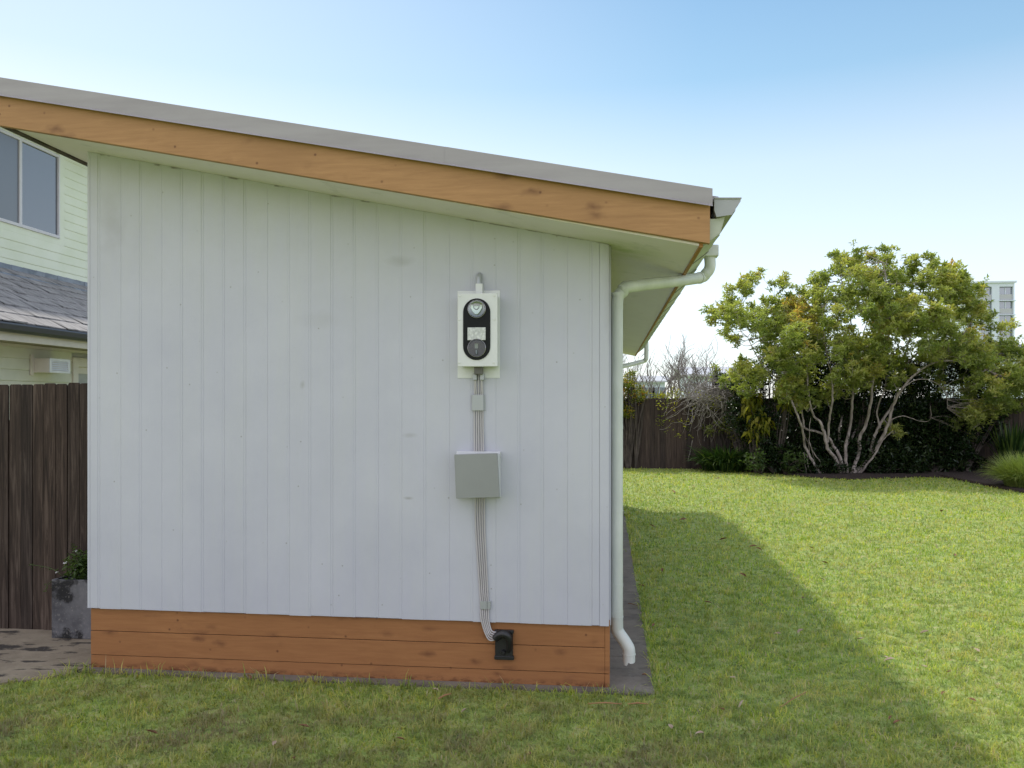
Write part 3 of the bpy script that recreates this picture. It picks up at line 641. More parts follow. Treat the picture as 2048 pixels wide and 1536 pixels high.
m_ = MB(); bxpx(m_, 935, 655, 971, 680, YP - .004, YP + .001); m_.build('diffuser', two("frosted diffuser", (.42, .44, .42), (.66, .68, .66), 70, .3, bs=.6, bscale=90), sen, bevel=.001)
for px, py in ((919.5, 592), (988.5, 592), (918.5, 639), (988.5, 638.5), (918.5, 725), (987.5, 725)):
    c = PY(px, py, SF); MB().tube([(c[0], SF - .004, c[2]), (c[0], SF - .0005, c[2])], [.0045, .006], 10).build('screw', 'whitep', sen, smooth=True)
m_ = MB(); a = PY(958, 586, SY - .02); e = PY(958, 556, SY - .02)
m_.tube([(a[0], SY - .024, a[2] - .01), (a[0], SY - .024, e[2] - .004), (a[0], SY - .016, e[2] + .012), (a[0], SY + .002, e[2] + .020)], .017, 14); m_.build('conduit', 'clip', sen, smooth=True)
m_ = MB(); bxpx(m_, 951, 567, 965, 589, SY - .045, SY - .001); m_.build('conduit_saddle', 'encl', sen, bevel=.003)
m_ = MB(); bxpx(m_, 948, 731, 965, 749, SY - .062, SY - .024); m_.build('cable_gland', 'gland', sen, bevel=.006)

# cables from the sensor light to the junction box, then down to the black plate
def cable(parent, pts, r=.0044): MB().tube(spline(pts, 6), r, 8).build('cable', 'cable', parent, smooth=True)
cy = SY - .018
cb = thing('cable_bundle', PY(956, 905, SY), 'grey cables running from the sensor light down to the junction box', 'cables')
for j, (xa, xb, xc) in enumerate(((950, 949, 949.5), (951.5, 953.5, 953.5), (957, 957.5, 958), (962.5, 962, 963), (964, 966, 967))):
    pp = [PY(xa, 745, cy), PY(xa, 765, cy), PY(xb, 800, SY - .009), PY(xb, 850, SY - .007), PY(xc, 915, SY - .02)]
    cable(cb, pp)
for x0, x1 in ((945, 953.5), (959.5, 968)):
    m_ = MB(); bxpx(m_, x0, 747, x1, 760.5, SY - .035, SY - .004); m_.build('cable_sleeve', 'clip', cb, bevel=.004)
m_ = MB(); a = PY(943.5, 789.5, SY - .018); b = PY(967.5, 821, SY - .018)
m_.prism([(a[0], SY - .001), (a[0] + .004, SY - .018), (b[0] - .004, SY - .018), (b[0], SY - .001), (b[0] + .008, SY - .001), (b[0] + .008, SY - .0035), (b[0] + .003, SY - .0035), (b[0] - .002, SY - .0205), (a[0] + .002, SY - .0205), (a[0] - .003, SY - .003)], 'Z', b[2], a[2])
m_.build('cable_clip', 'clip', cb)
cd = thing('cable_bundle', PY(975, 1280, KY), 'grey cables bending from the junction box into the black plate', 'cables')
for j in range(5):
    xa = 951 + j * 4.4; xb = 961.0 + j * 3.8; ze = 1282 - j * 3.2
    pp = [PY(xa, 985, SY - .02), PY(xa + .4, 1050, SY - .008), PY((xa + xb) / 2, 1125, SY - .007), PY(xb, 1200, SY - .008), PY(xb + 1, 1235, SY - .009), PY(xb + 4 + (4 - j), 1262 - j * 2.0, SY - .010), PY(979 + j * 1.5, ze - 2 - j, SY - .012), PY(996, ze - 4, SY - .012)]
    cable(cd, pp, .0047)
m_ = MB(); bxpx(m_, 960.5, 1202, 974, 1219, SY - .019, SY - .016); bxpx(m_, 974.5, 1202.5, 981, 1218.5, SY - .016, SY - .002); m_.build('cable_clip', 'clip', cd, bevel=.001)

# junction box with crooked grey lid
JF = SY - .115
jb = thing('junction_box', PY(956, 996, SY), 'square grey junction box with crooked lid in the middle of the wall', 'junction box')
m_ = MB(); bxpx(m_, 913, 903, 1000.5, 995, SY - .03, SY - .001); m_.build('back_plate', 'encl', jb, bevel=.002)
m_ = MB()
for k in range(3):
    bxpx(m_, 913 - k * .5, 905 + k, 1000 - k * 1.4, 995, SY - .055 - k * .022, SY - .031 - k * .022)
m_.build('housing', 'greyside', jb, bevel=.003)
q = [PY(908.5, 909, JF), PY(994.5, 906.5, JF), PY(999, 994.5, JF + .0), PY(912, 997, JF)]
m_ = MB(); v = [tuple(p) for p in q] + [(p[0], p[1] + .018, p[2]) for p in q]
m_.add(v, [(0, 1, 2, 3), (4, 7, 6, 5), (0, 4, 5, 1), (1, 5, 6, 2), (2, 6, 7, 3), (3, 7, 4, 0)]); m_.build('lid', 'greyl', jb, bevel=.0015)

# black cable entry plate on the skirting
be = thing('cable_entry_plate', PY(1008, 1322, KY), 'black rubber cable entry plate on the orange skirting', 'cable entry')
m_ = MB(); bxpx(m_, 990, 1262, 1025.5, 1318, KY - .022, KY - .003); m_.build('plate', 'black', be, bevel=.004)
m_ = MB(); bxpx(m_, 988.5, 1260, 1027, 1268, KY - .026, KY - .0035); m_.build('flange', 'black', be, bevel=.003)
m_ = MB(); bxpx(m_, 988.5, 1312, 1027.5, 1321, KY - .028, KY - .0035); m_.build('flange', 'black', be, bevel=.003)
m_ = MB(); m_.tube(spline([PY(990, 1278, KY - .04), PY(998, 1270, KY - .045), PY(1008, 1268, KY - .05), PY(1017, 1275, KY - .046), PY(1019, 1290, KY - .035), PY(1016, 1304, KY - .02)], 5), [.021, .022, .022, .023, .023, .024, .024, .024, .025, .025, .024, .024, .024, .023, .023, .022, .022, .021, .02, .018, .018, .017, .016, .014, .012, .01], 12)
m_.build('boot', 'black', be, smooth=True)
m_ = MB(); c = PY(1007, 1304, KY - .022); m_.tube([(c[0], KY - .04, c[2]), (c[0], KY - .018, c[2])], [.009, .018], 10); m_.build('plug', 'black', be, smooth=True)

# ------------------------------------------------------------ left timber fence
def fence(name, label, x0, x1, Y, h, pw, mat, hfun=None, zoff=0):
    o = thing(name, ((x0 + x1) / 2, Y, 0), label, 'fence')
    m_ = MB(); x = x0; i = 0
    while x < x1:
        w_ = pw * random.uniform(.92, 1.06); front = i % 2
        yy = Y + random.uniform(-.004, .004); a = x + .004; b = x + w_ - .004
        hh = h + random.uniform(-.008, .008) + (hfun(x) if hfun else 0)
        tilt = random.uniform(-.004, .004)
        r_ = .012
        m_.add([(a, yy, 0), (b, yy, 0), (b + tilt, yy, hh - r_), (b + tilt - r_, yy, hh), (a + tilt + r_, yy, hh), (a + tilt, yy, hh - r_)] + [(a, yy + .015, 0), (b, yy + .015, 0), (b + tilt, yy + .015, hh - r_), (b + tilt - r_, yy + .015, hh), (a + tilt + r_, yy + .015, hh), (a + tilt, yy + .015, hh - r_)],
               [(0, 1, 2, 3, 4, 5), (11, 10, 9, 8, 7, 6)] + [(k, k + 6, (k + 1) % 6 + 6, (k + 1) % 6) for k in range(6)], random.random())
        x += w_ - .003; i += 1
    m_.box(x0, x1, Y + .022, Y + .034, .01, h - .03 + (min(hfun(x0), 0) if hfun else 0), 0.0)
    m_.build('paling_panel', mat, o)
    for z in (.35, h - .35):
        MB().box(x0, x1, Y + .036, Y + .075, z, z + .08).build('rail', mat, o)
    xx = x0 + .3
    while xx < x1:
        MB().box(xx, xx + .1, Y + .078, Y + .17, 0, h - .1).build('post', mat, o); xx += 2.6
    return o
fence('paling_fence', 'close dark brown paling fence with red brown boards beside the planter', PY(60, 900, 5.52)[0] - 2.5, -3.26, 5.52, 1.80, .098, 'fence', lambda x: min(0, (x + 4.28) * .1))
fence('paling_fence', 'weathered dark paling fence at the far end of the lawn', -4.0, 17.0, 21.25, 1.80, .135, 'farfence')

# planter with trailing plant
pxa = PY(103, 1272, 5.33)
pz = PY(103, 1159, 5.33)[2]
pt = thing('planter', (pxa[0] + .2, 5.42, .012), 'mottled grey cement planter beside the brown fence', 'planter')
m_ = MB(); x0, x1, ya, yb = pxa[0], pxa[0] + .42, 5.33, 5.50
t_ = .025
m_.box(x0, x1, ya, ya + t_, .013, pz); m_.box(x0, x1, yb - t_, yb, .013, pz); m_.box(x0, x0 + t_, ya + t_ + .0005, yb - t_ - .0005, .013, pz); m_.box(x1 - t_, x1, ya + t_ + .0005, yb - t_ - .0005, .013, pz)
m_.build('pot', 'planter', pt, bevel=.004)
MB().box(x0 + t_ + .001, x1 - t_ - .001, ya + t_ + .001, yb - t_ - .001, .1, pz - .03).build('potting_soil', 'mulch', pt)

# ------------------------------------------------------------ foliage makers
def rosettes(cent, n, L, up=.25, rn=None, wid=.32, spread=.02, droop=0):
    """kite shaped folded leaves round each centre; returns V, T, A"""
    m = len(cent); c = np.repeat(cent, n, 0) + R.normal(0, spread, (m * n, 3)); k = m * n
    d = R.normal(0, 1, (k, 3)); d[:, 2] = d[:, 2] * .7 + up; d /= np.linalg.norm(d, axis=1)[:, None]
    s = np.cross(d, R.normal(0, .5, (k, 3)) + np.array([0, 0, 1.0])); s /= np.linalg.norm(s, axis=1)[:, None] + 1e-6
    nrm = np.cross(s, d)
    ln = (L * R.uniform(.6, 1.15, k))[:, None]; w_ = ln * wid
    mid = c + d * ln * .5 + nrm * ln * .08; tip = c + d * ln - nrm * ln * .10 + np.array([0, 0, -droop]) * ln
    V = np.stack([c, mid + s * w_ * .5, tip, mid - s * w_ * .5], 1).reshape(-1, 3)
    i = np.arange(k)[:, None] * 4; T = np.concatenate([i + np.array([[0, 1, 2]]), i + np.array([[0, 2, 3]])])
    base = np.repeat(R.random(m) if rn is None else rn, n)
    A = np.clip(base * .75 + R.random(k) * .3, 0, 1)
    return V, T, np.repeat(A, 4)
def straps(o, base, n, L, w_, mat, spread=.25, lean=(.2, 1.1), name='leaves', z0=.0, droop=1.0, ell=(1, 1)):
    a = R.uniform(0, 2 * np.pi, n); r = R.random(n) * spread
    seg = 6; Vs = []; le = R.uniform(*lean, n); ln = L * R.uniform(.65, 1.1, n)
    P = np.stack([base[0] + np.cos(a) * r * ell[0], base[1] + np.sin(a) * r * ell[1], np.full(n, base[2] + z0)], 1)
    a2 = a + R.normal(0, .5, n); side = np.stack([-np.sin(a2), np.cos(a2), R.uniform(-.4, .4, n)], 1)
    for s in range(seg + 1):
        f = s / seg; ww = w_ * (1 - f ** 2.2) * (.6 + .8 * min(f * 3, 1)) * .5 + .0005
        Vs.append(P - side * ww); Vs.append(P + side * ww)
        th = le * (.3 + f * 1.1 * droop)
        P = P + np.stack([np.cos(a2) * np.sin(th), np.sin(a2) * np.sin(th), np.cos(th)], 1) * (ln / seg)[:, None]
        P[:, 2] = np.maximum(P[:, 2], .01)
    V = np.stack(Vs, 1).reshape(-1, 3); m = 2 * (seg + 1); i = np.arange(n)[:, None] * m
    Q = np.concatenate([i + np.array([[2 * s, 2 * s + 1, 2 * s + 3, 2 * s + 2]]) for s in range(seg)])
    return npmesh(name, V, [Q], np.repeat(R.random(n), m), mat, o)

# planter plant
pp_ = thing('potted_plant', (x0 + .22, 5.42, pz - .03), 'small leafy plant with white flowers growing out of the planter', 'plant')
cs = R.normal(0, 1, (60, 3)) * np.array([.06, .04, .055]) + np.array([x0 + .17, 5.42, pz + .07])
cs2 = np.array([PY(x, y, 5.38) for x, y in ((60, 1129), (66, 1130), (82, 1133), (98, 1140), (112, 1142), (92, 1168), (95, 1175), (89, 1182), (152, 1103), (148, 1110))])
V, T, A = rosettes(cs, 9, .05, .3, wid=.3, spread=.012); V2, T2, A2 = rosettes(cs2, 4, .022, .2, wid=.4, spread=.006)
npmesh('leaves', np.concatenate([V, V2]), [np.concatenate([T, T2 + len(V)])], np.concatenate([A, A2]), 'potleaf', pp_)
m_ = MB(); m_.tube(spline([PY(128, 1155, 5.40), PY(112, 1142, 5.38), PY(92, 1134, 5.38), PY(60, 1129, 5.38)], 4), .002, 5)
m_.tube(spline([PY(110, 1158, 5.39), PY(97, 1168, 5.32), PY(90, 1182, 5.31)], 4), .002, 5)
for k in range(12): 
    a = (x0 + .17 + random.uniform(-.03, .03), 5.42, pz - .03); b = cs[k]; m_.tube([a, tuple(b)], .002, 5)
m_.build('stem', 'potleaf', pp_)
for x, y in ((152, 1103), (114, 1144), (131, 1126), (150, 1140)):
    V, T, A = rosettes(np.array([PY(x, y, 5.36)]), 8, .014, .6, wid=.7, spread=.002); npmesh('flower', V, [T], A, 'petal', pp_)

# ------------------------------------------------------------ the big multi-stemmed tree
def c6(x, y): return (1220 + x / 2.473, 480 + y / 2.473)
TB = Vector(G(1693, 951)); TD = 19.06
tree = thing('tree', tuple(TB), 'wide multi stemmed tree with yellow green leaves at the lawn edge', 'tree')
stems = [
 ([(1140, 1165), (1120, 1090), (1075, 1030), (1060, 960), (1040, 900), (1010, 870), (985, 780), (975, 650), (970, 520), (960, 420)], .055, -.3),
 ([(1155, 1165), (1140, 1080), (1105, 1020), (1085, 980), (1030, 950), (960, 930), (930, 870), (905, 800), (880, 720), (840, 600), (760, 480)], .05, .3),
 ([(1160, 1160), (1160, 1060), (1135, 1000), (1135, 930), (1155, 850), (1165, 780), (1165, 650), (1150, 520), (1130, 400)], .045, .8),
 ([(1175, 1160), (1165, 1040), (1185, 930), (1200, 800), (1205, 700), (1215, 600), (1200, 450), (1170, 300), (1140, 180)], .05, .2),
 ([(1200, 1140), (1230, 1060), (1235, 980), (1270, 900), (1290, 800), (1300, 700), (1330, 600), (1380, 450), (1370, 250), (1350, 110)], .055, -.4),
 ([(1185, 1165), (1250, 1115), (1310, 1050), (1345, 980), (1380, 900), (1400, 820), (1450, 730), (1540, 640), (1640, 600), (1780, 610), (1900, 660)], .062, -.5),
 ([(1220, 1160), (1280, 1090), (1300, 1000), (1330, 920), (1390, 830), (1420, 760), (1440, 640), (1480, 500), (1520, 350), (1540, 200)], .055, .5),
 ([(1155, 1150), (1165, 1030), (1210, 950), (1215, 850), (1230, 770), (1250, 690), (1262, 600), (1250, 480), (1280, 380), (1300, 220)], .042, 1.0),
 ([(1075, 1000), (1085, 890), (1100, 790), (1095, 690), (1080, 600), (1060, 480), (1050, 330)], .035, -.6),
 ([(1050, 1170), (1000, 1090), (965, 1020), (955, 950), (920, 850), (890, 780), (830, 690), (740, 600), (680, 480)], .045, -.7),
 ([(1240, 1150), (1310, 1060), (1350, 990), (1380, 960), (1400, 945)], .03, -.8),
 ([(1390, 890), (1450, 870), (1530, 895), (1580, 890), (1585, 820)], .014, -.8),
 ([(1335, 930), (1320, 850), (1345, 770), (1370, 680), (1390, 560)], .03, .1),
 ([(1450, 730), (1520, 690), (1600, 700), (1660, 760), (1670, 830)], .016, -.9),
 ([(1640, 600), (1720, 500), (1790, 400), (1800, 280)], .028, .2),
 ([(1440, 640), (1560, 520), (1660, 400), (1700, 240)], .03, .6),
 ([(1780, 610), (1900, 570), (1990, 560), (2060, 620)], .024, .0),
 ([(960, 930), (950, 820), (970, 700), (1000, 560), (1020, 400)], .028, .5),
 ([(1010, 1175), (975, 1100), (985, 1030), (960, 960)], .02, -.5), ([(1060, 1170), (1040, 1100), (1000, 1040), (985, 970), (990, 880)], .018, -.4),
 ([(980, 1180), (965, 1120), (960, 1050)], .012, -.6), ([(1075, 1165), (1050, 1120), (1010, 1080), (990, 1000)], .014, -.5),
 ([(760, 480), (700, 420), (640, 330)], .018, .2), ([(840, 600), (820, 450), (830, 320)], .02, .4), ([(930, 780), (880, 640), (860, 560), (800, 480)], .02, .6),
]
skel = []; tb = MB()
for pts_, r0, dd in stems:
    n_ = len(pts_); P = []
    for i, (x, y) in enumerate(pts_):
        f = i / (n_ - 1); sx_, sy_ = c6(x, y)
        hgt = max(0, (1165 - y) / 900)
        d = TD + dd * 1.6 * hgt + .15 * math.sin(i * 2.1 + x)
        if y > 1120: d = TD + dd * .12
        P.append(PD(sx_, sy_, d))
    S = spline(P, 5); m = len(S)
    S = [s + Vector((random.uniform(-.012, .012), random.uniform(-.012, .012), 0)) for s in S]
    rr = [max(.007, r0 * (1 - .8 * (i / (m - 1)))) for i in range(m)]
    rr = [r * .82 for r in rr]; tb.tube(S, rr, 8); skel += [(s, r) for s, r in zip(S, rr) if s.z > 1.3]
tb.build('trunk', 'bark', tree, smooth=True)
outline = [(460, 360), (530, 340), (575, 255), (650, 220), (730, 165), (760, 230), (850, 190), (870, 280), (930, 300), (990, 190), (1050, 190), (1110, 80), (1230, 60), (1300, 90), (1350, 50), (1400, 110), (1500, 90), (1600, 120), (1680, 130), (1770, 170), (1840, 240), (1860, 330), (1900, 390), (1950, 460), (2010, 450), (2030, 540), (2150, 560), (2200, 800), (2050, 850), (1950, 850), (1850, 880), (1840, 960), (1780, 950), (1700, 900), (1680, 800), (1650, 680), (1500, 650), (1380, 760), (1250, 740), (1100, 800), (960, 830), (860, 800), (760, 720), (600, 720), (590, 640), (640, 560), (560, 480), (530, 430)]
def inside(x, y, poly):
    c = False; j = len(poly) - 1
    for i in range(len(poly)):
        xi, yi = poly[i]; xj, yj = poly[j]
        if (yi > y) != (yj > y) and x < (xj - xi) * (y - yi) / (yj - yi) + xi: c = not c
        j = i
    return c
def edge_dist(x, y, poly):
    return min(math.hypot(x - (p[0] + (q[0] - p[0]) * t), y - (p[1] + (q[1] - p[1]) * t)) for p, q in zip(poly, poly[1:] + poly[:1]) for t in (0, .25, .5, .75))
holes = [(1240, 430, 60, 80), (700, 560, 30, 60), (940, 240, 30, 40), (620, 450, 35, 35), (1460, 250, 28, 45), (1560, 330, 30, 40), (900, 420, 28, 40), (1080, 470, 40, 35), (1640, 500, 45, 28), (1330, 330, 30, 40), (1100, 240, 26, 34), (1700, 620, 50, 30), (800, 700, 50, 40)]
clumps = []
tries = 0
while len(clumps) < 480 and tries < 9000:
    tries += 1; x = random.uniform(450, 2180); y = random.uniform(50, 960)
    if not inside(x, y, outline): continue
    if any(((x - hx) / a) ** 2 + ((y - hy) / b) ** 2 < 1 for hx, hy, a, b in holes): continue
    if x > 1835 and y < 335: continue
    if y > 700 and x < 1600 and random.random() < .4: continue
    if noise.noise(Vector((x / 75, y / 75, 7.7))) < -.10 and random.random() < .9: continue
    ed = edge_dist(x, y, outline); thick = min(1.6, .25 + ed / 110)
    dep = TD + random.uniform(-thick, thick)
    if any(math.hypot(x - q[0], y - q[1]) < 22 and abs(dep - q[2]) < .45 for q in clumps): continue
    clumps.append((x, y, dep, ed))
for x, y in ((1110, 80), (1125, 110), (1225, 52), (1235, 95), (1290, 85), (1345, 40), (1365, 65), (1360, 100), (730, 165), (650, 215), (690, 250), (850, 195), (815, 215), (580, 255), (600, 300), (480, 350), (515, 355), (1000, 190), (1060, 190), (1690, 125), (1740, 160), (1500, 90), (1580, 95), (1420, 180), (1660, 120), (1820, 230), (1900, 370), (1980, 430), (950, 250), (1270, 150), (1180, 130), (1780, 960), (1690, 920), (1400, 950), (1430, 970), (1380, 925), (1720, 860), (1800, 880), (1900, 830), (1980, 820), (2060, 800), (1760, 800), (560, 700), (640, 740), (700, 760), (1640, 720), (1020, 820), (900, 800), (1480, 740), (700, 330), (770, 300)):
    clumps.append((x, y, TD + random.uniform(-.5, .5), 10))
cen = []; rn = []; twig = MB()
for x, y, dep, ed in clumps:
    sx_, sy_ = c6(x, y); c = Vector(PD(sx_, sy_, dep)); rad_ = random.uniform(.10, .25) if ed > 40 else random.uniform(.08, .15)
    k = int(16 * (rad_ / .2) ** 2) + 3
    tone = random.random() ** 1.1
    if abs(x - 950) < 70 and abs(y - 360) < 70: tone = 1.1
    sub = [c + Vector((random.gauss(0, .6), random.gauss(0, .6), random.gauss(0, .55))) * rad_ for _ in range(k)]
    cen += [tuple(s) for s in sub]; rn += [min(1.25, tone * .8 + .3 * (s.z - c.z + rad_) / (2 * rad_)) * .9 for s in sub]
    best = min(skel, key=lambda q: (q[0] - c).length + max(0, q[0].z - c.z) * 1.2)
    mid = (best[0] + c) / 2 + Vector((random.uniform(-.08, .08), random.uniform(-.08, .08), random.uniform(-.12, .02)))
    mid.z += random.uniform(-.1, .15) * (best[0] - c).length
    S = spline([best[0], mid, c], 4); L_ = len(S)
    far = (best[0] - c).length > .8
    twig.tube(S, [max(.003, min(best[1], .004 if far else .010) * (1 - .7 * i / (L_ - 1))) for i in range(L_)], 5)
    for s in sub[:5]: twig.tube([tuple(c - Vector((0, 0, .05))), tuple(s)], .004, 4)
twig.build('branches', 'bark', tree, smooth=True)
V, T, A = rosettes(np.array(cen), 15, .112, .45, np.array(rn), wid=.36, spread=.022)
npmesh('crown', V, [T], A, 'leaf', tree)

# ------------------------------------------------------------ shrubs, tufts and vines round the bed
def shrub(name, label, cat, blobs, leafL, mat, density=60, n=8, droop=0, wid=.4, bark='darkbark', group=None, up=.3):
    """blobs: (px, py, d, rx, ry, rz)"""
    blobs = [(b[0], b[1], b[2] - .95 if 1480 < b[0] and b[2] > 19.8 else b[2], b[3], b[4], b[5]) for b in blobs]
    cs = []; bx = np.mean([PD(b[0], b[1], b[2]) for b in blobs], 0)
    o = thing(name, (bx[0], bx[1], 0), label, cat, group)
    st = MB()
    for (px, py, d, rx, ry, rz) in blobs:
        c = np.array(PD(px, py, d)); k = int(density * rx * rz * 4) + 4
        u = R.normal(0, 1, (k, 3)); u /= np.linalg.norm(u, axis=1)[:, None]; u *= (R.random(k) ** .4)[:, None]
        P = c + u * np.array([rx, ry, rz]); P = P[P[:, 2] > .04]; cs.append(P)
        root = Vector((bx[0] + (c[0] - bx[0]) * .6, bx[1], 0))
        for q in P[:14]: st.tube(spline([root, (root + Vector(q)) / 2 + Vector((random.uniform(-.1, .1), 0, .1)), Vector(q)], 3), [.018, .016, .014, .012, .010, .008, .005], 5)
    cs = np.concatenate(cs); V, T, A = rosettes(cs, n, leafL, up, wid=wid, spread=leafL * .35, droop=droop)
    npmesh('leaves', V, [T], A, mat, o); st.build('stem', bark, o)
    return o
shrub('shrub', 'dark dense shrub behind the pale trunks of the big tree', 'shrub', [(1640, 850, 20.6, .9, .35, 1.1), (1720, 830, 20.7, .8, .3, 1.2), (1600, 780, 20.7, .5, .3, .7), (1690, 910, 20.2, 1.0, .3, .45), (1640, 740, 20.8, .7, .3, .6), (1740, 735, 20.8, .6, .3, .6), (1640, 935, 19.95, .7, .2, .2)], .11, 'hedge', 190, 9)
shrub('shrub', 'dark shrub filling the bed right of the pale trunks', 'shrub', [(1820, 850, 20.6, .9, .4, 1.2), (1890, 880, 20.4, .8, .4, .9), (1840, 760, 20.8, .8, .35, .6), (1790, 920, 20.1, .8, .3, .4), (1920, 925, 19.8, .6, .3, .35), (1960, 810, 20.9, .7, .3, 1.0), (1920, 730, 20.9, .7, .3, .5), (1800, 942, 19.6, .9, .2, .2)], .11, 'hedge', 190, 9)
shrub('shrub', 'dark leafy shrub between the strap leaf clump and the trunks', 'shrub', [(1530, 860, 20.6, .6, .35, .9), (1490, 830, 20.8, .5, .3, .6), (1560, 920, 20.2, .6, .3, .4), (1500, 760, 20.9, .5, .3, .5), (1560, 730, 20.9, .5, .3, .55), (1450, 770, 21.0, .3, .2, .35)], .10, 'hedge', 170, 9)
shrub('shrub', 'low green groundcover shrub at the foot of the trunks', 'shrub', [(1540, 930, 19.7, .35, .25, .28), (1590, 925, 19.9, .3, .2, .3), (1510, 925, 19.9, .25, .2, .3)], .09, 'potleaf', 120, 8)
shrub('shrub', 'low dark groundcover along the mulch right of the trunks', 'shrub', [(1820, 938, 19.9, .5, .15, .16), (1880, 936, 19.8, .4, .15, .2), (1760, 940, 19.9, .35, .15, .12)], .09, 'hedge', 120, 8)
shrub('shrub', 'shrub with large drooping yellow leaves left of the trunks', 'shrub', [(1505, 810, 19.6, .16, .15, .28), (1520, 840, 19.5, .18, .15, .22), (1500, 790, 19.7, .14, .12, .16), (1508, 865, 19.5, .1, .1, .14), (1575, 795, 19.4, .14, .12, .2)], .19, 'yellow', 110, 6, .5, .42, up=-.7)
shrub('shrub', 'yellow and red leaved shrub leaning over the far fence by the shed', 'shrub', [(1255, 775, 20.9, .25, .25, .35), (1280, 790, 20.9, .2, .2, .25), (1240, 800, 21.0, .35, .25, .4), (1250, 825, 20.8, .25, .2, .15), (1262, 752, 21.0, .16, .15, .16)], .08, 'autumn', 230, 8)
shrub('shrub', 'olive green shrub hanging over the far fence left of the big tree', 'shrub', [(1470, 770, 20.6, .3, .3, .3), (1440, 800, 20.8, .25, .2, .15), (1455, 850, 20.5, .35, .2, .22), (1420, 860, 20.6, .15, .1, .12), (1480, 880, 20.4, .3, .2, .2), (1430, 745, 21.2, .12, .1, .25)], .10, 'leaf', 95, 8)
shrub('shrub', 'small yellow green plant behind the top of the far fence', 'shrub', [(1320, 792, 21.6, .22, .15, .1), (1352, 788, 21.6, .12, .1, .08)], .13, 'yellow', 120, 7, wid=.2)

s1 = thing('strap_leaf_plant', G(1455, 945), 'dark green clump of arching strap leaves against the far fence', 'plant'); b_ = G(1455, 943)
straps(s1, b_, 620, .85, .035, 'strap', .5, (.6, 1.45), droop=1.35, ell=(1.2, .6))
s2 = thing('strap_leaf_plant', G(2020, 948), 'tall bright green sword leaf plant at the right edge', 'plant')
straps(s2, G(2025, 948), 170, 1.25, .05, 'strap', .22, (.1, .75), droop=.9)
s3 = thing('strap_leaf_plant', G(1985, 935), 'tall dark flax like clump behind the bright sword leaves', 'plant')
straps(s3, G(1975, 938), 220, 1.35, .05, 'hedge', .35, (.05, .7), droop=.8)
s4 = thing('grass_tuft', G(2050, 975), 'pale fine leaved grass mound at the right end of the bed', 'grass mound')
straps(s4, G(2062, 978), 4200, .75, .010, 'tuft', .42, (.3, 1.5), droop=1.2)

# tangled bare vine over the far fence
def wander(p, d, n, step, wob_, grav=0):
    out = [Vector(p)]; d = Vector(d).normalized()
    for i in range(n):
        d = (d + Vector((random.gauss(0, wob_), random.gauss(0, wob_ * .6), random.gauss(0, wob_) - grav))).normalized(); out.append(out[-1] + d * step)
    return out
vn = thing('bare_vine', PD(1430, 940, 20.7)[:2] + (0,), 'tangle of bare grey vine stems spilling over the far fence', 'vine')
m_ = MB()
for k in range(150):
    px = random.triangular(1365, 1520, 1440); st_ = Vector(PD(px, random.uniform(785, 815), random.uniform(20.3, 21.1)))
    L_ = random.randint(8, 17); P = wander(st_, (random.uniform(-1.2, .6), random.uniform(-.5, .2), random.uniform(-.5, .6)), L_, .085, .38, .11)
    P = [p for p in P if p.z > .15]
    if len(P) > 3: m_.tube(P, [max(.004, .011 * (1 - i / len(P))) for i in range(len(P))], 4)
for k in range(16):
    st_ = Vector(PD(random.uniform(1440, 1520), random.uniform(770, 800), 20.6)); P = wander(st_, (-1, 0, .25), 16, .11, .16, .05)
    m_.tube(P, [max(.005, .02 * (1 - i / len(P))) for i in range(len(P))], 5)
m_.tube(spline([PD(1385, 880, 20.5), PD(1380, 905, 20.5), PD(1376, 920, 20.5)], 4), .008, 5)
m_.build('stem', 'sagebark', vn)
cs = np.array([PD(random.uniform(1310, 1460), random.uniform(792, 875), random.uniform(20.3, 20.9)) for _ in range(34)] + [PD(x, y, 20.7) for x, y in ((1318, 808), (1325, 804), (1335, 800), (1340, 797), (1330, 818), (1345, 816), (1322, 836))])
V, T, A = rosettes(cs, 6, .10, .2, wid=.35, spread=.06); npmesh('leaves', V, [T], A, 'yellow', vn)

# bare trees beyond the fence
def bare_tree(label, base, h, seedn, spread=1.0, px0=None):
    random.seed(seedn); o = thing('bare_tree', base, label, 'tree', 'bare trees beyond the fence'); m_ = MB()
    def grow(p, d, r, L_, lev):
        n_ = 5; P = [Vector(p)]; dd = Vector(d).normalized()
        for i in range(n_):
            dd = (dd + Vector((random.gauss(0, .13), random.gauss(0, .13), .05))).normalized(); P.append(P[-1] + dd * L_ / n_)
        m_.tube(P, [max(.004, r * (1 - .4 * i / n_)) for i in range(n_ + 1)], 6 if lev < 2 else 4)
        if lev >= 5 or (lev == 4 and random.random() < .55) or (lev == 3 and random.random() < .2): return
        for c in range(random.choice((2, 3, 3)) if lev < 4 else 3):
            k = random.randint(2, n_); a = random.uniform(0, 6.28); s_ = random.uniform(.5, .95) * spread
            nd = dd + Vector((math.cos(a) * s_, math.sin(a) * s_ * .7, random.uniform(-.1, .3))); grow(P[k], nd, r * .58, L_ * random.uniform(.6, .8), lev + 1)
    for a in range(3): grow(base, (random.uniform(-.35, .35), random.uniform(-.2, .2), 1), h * .012, h * .36, 0)
    m_.build('trunk', 'sagebark', o, smooth=True); return o  # pale bark tone stands in for haze and glare on these trees
def gb_(px, Y): p = PY(px, 900, Y); return (p[0], p[1], 0)
bare_tree('bare leafless tree nearest the shed gutter beyond the far fence', gb_(1312, 23.5), 4.3, 5)
bare_tree('bare leafless tree between the shed and the big leafy tree', gb_(1365, 24.2), 4.1, 9, 1.15)
bare_tree('small bare leafless tree behind the yellow and red shrub', gb_(1262, 23.8), 3.6, 14, .9)
